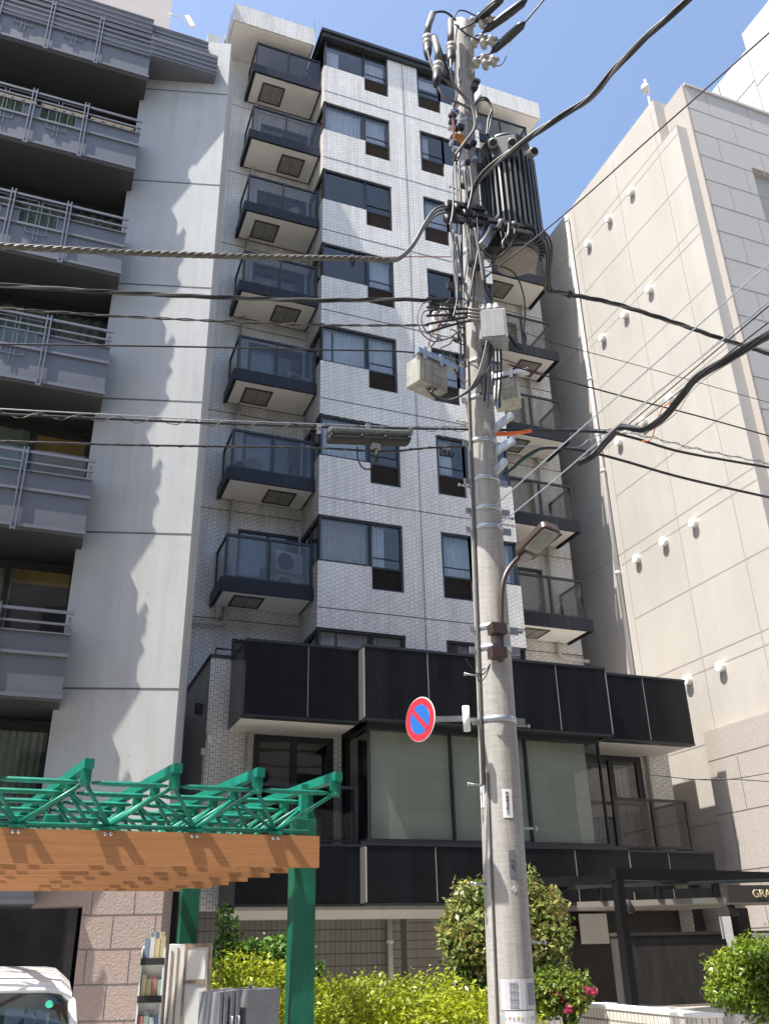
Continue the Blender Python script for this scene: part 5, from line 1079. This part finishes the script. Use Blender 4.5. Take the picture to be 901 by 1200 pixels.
for x, yt, D in ((258, 1128, 10.6), (285, 1118, 10.8), (315, 1126, 10.6), (345, 1134, 10.4), (375, 1146, 10.1), (400, 1150, 9.8), (425, 1147, 9.8), (450, 1150, 9.8), (475, 1146, 9.8), (500, 1149, 9.7), (525, 1152, 9.6), (548, 1160, 9.5), (568, 1168, 9.4), (560, 1178, 9.2), (620, 1188, 9.4)):
    q = pt(x, yt, D); bl.append(((q.x, q.y+.15, q.z-.36), (.42, .45, .42))); bl.append(((q.x, q.y-.1, q.z-.95), (.38, .42, .5)))
foliage('foliage', bl, 42000, .06, L_az, hg, up=.6, asp=2.6); stems(hg, pt(430, 1300, 9.9), [b_[0] for b_ in bl[::3]], .02)
b2 = thing('shrub', 'darker green loose shrub rising behind the bright hedge at the left', 'shrub'); bl = [((q.x, q.y, q.z), r) for q, r in ((pt(308, 1128, 11.6), (.35, .35, .28)), (pt(330, 1120, 11.6), (.32, .3, .22)), (pt(292, 1138, 11.5), (.3, .3, .25)), (pt(355, 1142, 11.4), (.25, .25, .2)))]
foliage('foliage', bl, 6500, .065, L_gr, b2, asp=2.2); stems(b2, (bl[0][0][0], bl[0][0][1], .1), [b_[0] for b_ in bl], .02)
vn = thing('young_tree', 'thin young tree with sparse small leaves behind the white panel', 'tree'); q0 = pt(268, 1150, 11.4); bl = [((q.x, q.y, q.z), r) for q, r in ((pt(262, 1074, 11.3), (.10, .1, .12)), (pt(270, 1088, 11.3), (.15, .13, .16)), (pt(266, 1105, 11.3), (.16, .14, .16)), (pt(275, 1118, 11.3), (.17, .15, .13)), (pt(266, 1130, 11.3), (.2, .15, .13)))]
foliage('crown', bl, 650, .07, L_gr, vn, asp=1.9); stems(vn, (q0.x, q0.y, .05), [b_[0] for b_ in bl], .018, 'trunk')
ph = thing('photinia_tree', 'rounded photinia tree with reddish young leaves behind the concrete pole', 'tree'); D = 11.2
bl = [((q.x, q.y, q.z), r) for q, r in ((pt(590, 1092, D), (.66, .6, .66)), (pt(560, 1075, D), (.38, .4, .40)), (pt(562, 1112, D-.2), (.42, .4, .34)), (pt(625, 1078, D), (.38, .4, .36)), (pt(632, 1110, D), (.32, .4, .3)), (pt(585, 1050, D), (.34, .35, .26)), (pt(645, 1098, D), (.22, .3, .2)), (pt(536, 1095, D-.1), (.2, .3, .25)))]
foliage('crown', bl, 14000, .075, L_ph, ph, up=.3, asp=1.9); stems(ph, (bl[0][0][0], bl[0][0][1], .1), [b_[0] for b_ in bl], .05, 'trunk')
d3 = thing('shrub', 'dark green shrub filling the gap under the photinia tree', 'shrub'); bl = [((q.x, q.y, q.z), r) for q, r in ((pt(545, 1165, 10.9), (.35, .3, .25)), (pt(600, 1165, 10.9), (.4, .3, .3)))]; foliage('foliage', bl, 2200, .06, L_dk, d3)
az = thing('azalea_bush', 'azalea bush with a few pink flowers at the end of the tiled wall', 'shrub'); bl = [((q.x, q.y, q.z), r) for q, r in ((pt(645, 1162, 10.0), (.26, .3, .20)), (pt(668, 1160, 10.0), (.2, .28, .18)), (pt(630, 1168, 10.0), (.22, .3, .18)), (pt(675, 1175, 9.8), (.10, .12, .12)), (pt(671, 1195, 9.75), (.05, .06, .2)))]
foliage('foliage', bl, 6000, .05, leaf_mat('azalea_bush_leaf', [(.03, .075, .015), (.08, .15, .02), (.20, .25, .03), (.30, .26, .04)], .4, .35), az, asp=2.2)
fb = [((q.x, q.y-.24, q.z), (.03, .03, .03)) for q in (pt(632, 1164, 10.0), (pt(638, 1165, 10.0)), pt(644, 1170, 10.0), pt(664, 1168, 10.0), pt(662, 1176, 10.0), pt(672, 1160, 10.0), pt(680, 1161, 10.0), pt(650, 1182, 9.9))]
tag(foliage('flowers', fb, 220, .05, L_fl, az, asp=1.2), kind='stuff')
rb2 = thing('shrub', 'bright green clipped shrub in the granite planter at the right', 'shrub'); D = 11.6
bl = [((q.x, q.y, q.z), r) for q, r in ((pt(884, 1147, D), (.47, .55, .38)), (pt(905, 1147, D), (.5, .6, .38)), (pt(865, 1138, D-.2), (.24, .3, .22)), (pt(868, 1122, D-.2), (.14, .2, .14)), (pt(888, 1132, D), (.28, .4, .22)), (pt(860, 1162, D-.2), (.3, .35, .22)), (pt(935, 1150, D), (.5, .6, .5)))]
foliage('foliage', bl, 16000, .055, leaf_mat('spring_leaf', [(.03, .08, .01), (.09, .17, .015), (.20, .28, .02), (.36, .40, .04)], .38, .35), rb2, up=.4, asp=2.1)
# tiled planter wall and granite planter
a, c_ = AZ(673, 1177, 1.02), AZ(817, 1191, 1.02); d = (c_-a).normalized(); n_ = V((d.y, -d.x, 0)); L_ = (c_-a).length
pw = thing('planter_wall', 'low white tiled wall in front of the dark entrance', 'wall', (a.x, a.y, 0)); pw.rotation_euler.z = math.atan2(d.y, d.x)
b = MB(); b.box((0, 0, 0), (L_, .25, 1.0)); b.build('wall', M['tile_low'], pw); b = MB(); b.box((-.01, -.01, 1.002), (L_+.01, .27, 1.035)); b.build('coping', M['white'], pw, bevel=.006)
a2, c2 = AZ(600, 1181, 1.0), AZ(671, 1181, 1.0); pw2 = thing('planter_wall', 'short white tiled planter wall just right of the concrete pole', 'wall', (a2.x, a2.y+.1, 0)); b = MB(); b.box((0, 0, 0), ((c2-a2).length, .2, .99)); b.build('wall', M['tile_low'], pw2)
a3, c3 = AZ(770, 1181, .9), AZ(960, 1198, .9)
gp = thing('granite_planter', 'rough grey granite planter under the bright right hand shrub', 'planter', (a3.x+.3, a3.y, 0)); b = MB(); b.box((0, 0, 0), (4, .25, .88)); b.box((0, .25, 0), (.25, 2, .879)); b.poly([(.25, .25, .8), (4, .25, .8), (4, 2, .8), (.25, 2, .8)], 1); b.build('trough', [M['granite_g'], M['soil']], gp, bevel=.005)

# ================================================================== entrance canopy at the right
M['canopysteel'] = mat('black_canopy_steel', (.008, .008, .009), .4, spec=.25)
cn = thing('entrance_canopy', 'black steel frame entrance canopy with a glass roof and lettered fascia', 'canopy')
ZC = 2.46; f1 = AZ(722, 1024, ZC); f2 = AZ(905, 1029, ZC); fd = (f2-f1).normalized(); fn = V((-fd.y, fd.x, 0))
def cbar(p, q, w_, h_, name='beam', m='canopysteel'):
    b = MB(); b.bar(p, q, w_, h_); return b.build(name, M[m], cn)
cbar(f1-fd*.06, f2+fd*2, .10, .15); cbar(f1+V((0, 0, -.076)), f1+V((0, 0, -ZC)), .10, .13, 'post')
g1, g2 = AD(634, 1034, 15.2), AD(718, 1038, 15.2); g2.z = g1.z; cbar(g1, g2, .10, .14); cbar(g1+V((.07, 0, -.072)), V((g1.x+.07, g1.y, 0)), .10, .12, 'post')
cbar(f1+fd*1.0+fn*.052, f1+fd*1.0+fn*2.4, .07, .11); cbar(f1+fd*2.6+fn*.052, f1+fd*2.6+fn*2.4, .07, .11)
p4 = AD(868, 1085, 15.6); cbar(V((p4.x, p4.y, 2.09)), V((p4.x, p4.y, 0)), .22, .14, 'post')
# sloping glass roof on a slab
e0, e1 = AZ(676, 1062, 2.12), AZ(905, 1055, 2.12); ed = (e1-e0).normalized(); en = V((-ed.y, ed.x, 0)); Lr = (e1-e0).length+2
b = MB(); b.obox((e0+ed*Lr/2+en*.6+V((0, 0, .02))), ed*Lr/2, en*.6, (0, 0, .035)); b.build('ceiling_slab', mat('canopy_ceiling', (.17, .155, .135), .6), cn)
b = MB(); b.obox((e0+ed*(Lr/2+.6)+en*.5+V((0, 0, .24))), ed*(Lr/2-.6), en*.6, (0, 0, .006)); b.build('glass_roof', M['clear'], cn)
for k in range(6): q = e0+ed*(.35+k*.75)+V((0, 0, .055)); cbar(q, q+V((0, 0, .17)), .05, .1, 'strut')
b = MB(); b.obox(e0+ed*Lr/2+V((0, 0, .245)), ed*Lr/2, en*.03, (0, 0, .02)); b.build('edge_trim', M['frame'], cn)
s0, s1 = AZ(848, 1048, 2.15), AZ(905, 1047.5, 2.15); sd_ = (s1-s0).normalized(); sn = V((-sd_.y, sd_.x, 0)); zz = 2.148
b = MB(); b.obox(s0+sd_*1.4-sn*.05+V((0, 0, 0)), sd_*1.4, sn*.03, (0, 0, .095)); b.build('fascia_board', mat('dark_fascia', (.035, .032, .03), .45), cn)
q = AZ(875, 1048, zz); o = text('GRAND', .125, V((q.x, q.y, zz))-sn*.11, (math.pi/2, 0, math.atan2(sd_.y, sd_.x)), M['gold'], 'lettering', cn, extrude=.006, align='LEFT')
for x, y in ((737, 1062), (858, 1066)):
    sp_ = thing('spotlight', 'small black spotlight under the canopy '+('beside its front post' if x < 800 else 'near the rear post'), 'light fixture'); q = AD(x, y, 13.4 if x < 800 else 14.6); b = MB(); b.lathe([(-.08, .035), (-.07, .045), (.08, .05), (.085, .04)], q, (.3, -.3, -1), 14); b.build('housing', M['dark'], sp_); b = MB(); b.tube([q, q+V((-.05, .05, .16))], .012, 6); b.build('bracket', M['dark'], sp_)
# wall behind the canopy
ew = thing('wall', 'dark stained concrete garden wall behind the entrance canopy', 'wall'); a = AD(735, 1097, 16.6); c_ = AD(862, 1094, 18.9)
b = MB(); b.box((a.x-.2, a.y, 0), (c_.x+.3, a.y+.2, a.z)); b.box((a.x-.22, a.y-.02, a.z+.002), (c_.x+.3, a.y+.22, a.z+.05)); b.build('panel', mat('stained_concrete', (.034, .031, .027), .85, var=.35, vscale=2, stretch=(4, 4, .6)), ew)
ew2 = thing('wall', 'grey granite garden wall at the right edge behind the shrub', 'wall'); a = AD(862, 1094, 16.2); b = MB(); b.box((a.x, a.y-.05, 0), (a.x+5, a.y+.25, a.z)); b.build('panel', M['granite_g'], ew2)
wp = thing('notice_board', 'small white board on the dark wall beside the canopy rear post', 'notice board'); q = AD(854, 1087, 17.6); b = MB(); b.box((q.x-.13, q.y, q.z-.17), (q.x+.13, q.y+.02, q.z+.17)); b.build('board', M['white'], wp); b = MB(); b.box((q.x-.16, q.y-.005, q.z-.17), (q.x-.133, q.y+.025, q.z+.17)); b.build('edge', M['boxgrey'], wp)
# ================================================================== air conditioners on the balconies
ac0 = None
def ac(label, n, x, dz=0, y=1.15, rot=0):
    global ac0
    z = n*H-2.405+.205+dz
    if ac0 is None:
        t = thing('air_conditioner', label, 'air conditioner', (x, y, z), 'air conditioners on the balconies'); b = MB(); b.box((-.38, -.15, .04), (.38, .15, .58)); b.build('case', M['acwhite'], t, bevel=.012)
        b = MB(); b.lathe([(0, .22), (.006, .22), (.007, .20)], (-.1, -.151, .31), (0, -1, 0), 28)
        b.build('fan_grille', M['acdark'], t); b = MB(); b.box((-.32, -.12, 0), (-.24, .12, .039)); b.box((.24, -.12, 0), (.32, .12, .039)); b.build('feet', M['steel'], t); ac0 = t
    else: t = dup(ac0, (x, y, z)); t['label'] = label
    t.rotation_euler.z = rot; return t
ac('beige air conditioner low on the bottom left balcony', 4, -.50, 0, 1.0, .25); ac('beige air conditioner on a stand above another on the bottom left balcony', 4, -.50, .62, 1.0, .25)
ac('air conditioner at the left end of the second left balcony from below', 5, -1.7, 0, .75, -.7); ac('air conditioner at the right end of the third left balcony from below', 6, -.42, 0, .8, .3)
ac('air conditioner at the left end of the fourth left balcony from below', 7, -1.6, 0, .8, -.3); ac('tall standing air conditioner on the third left balcony from the top', 8, -.5, 0, .8, .9)
ac('air conditioner at the left end of the second left balcony from the top', 9, -1.65, 0, .9, -.4)
b = MB()
for x in (-.9, -.12): b.box((x, .9, 4*H-2.2), (x+.03, .93, 4*H-2.2+.62)); b.box((x, 1.2, 4*H-2.2), (x+.03, 1.23, 4*H-2.2+.62))
b.box((-.9, .9, 4*H-1.6), (-.09, 1.23, 4*H-1.585)); tag(b.build('stand', M['acwhite']), 'pale metal stand between the two air conditioners on the bottom left balcony', 'stand')

# ================================================================== unseen block across the street, added to cut low sky light and give reflections
ob = thing('unseen_block', 'unseen dark block added across the street to cut sky light and give reflections', 'building', (0, -26, 0))
b = MB(); b.box((-60, -12, 0), (60, 0, 18)); b.build('wall', M['granite_w'], ob)
b = MB()
for k in range(5):
    for j in range(30): b.box((-58+4*j, .01, 1+3.1*k), (-55.2+4*j, .03, 3.0+3.1*k))
tag(b.build('window', M['frame'], ob), kind='stuff')
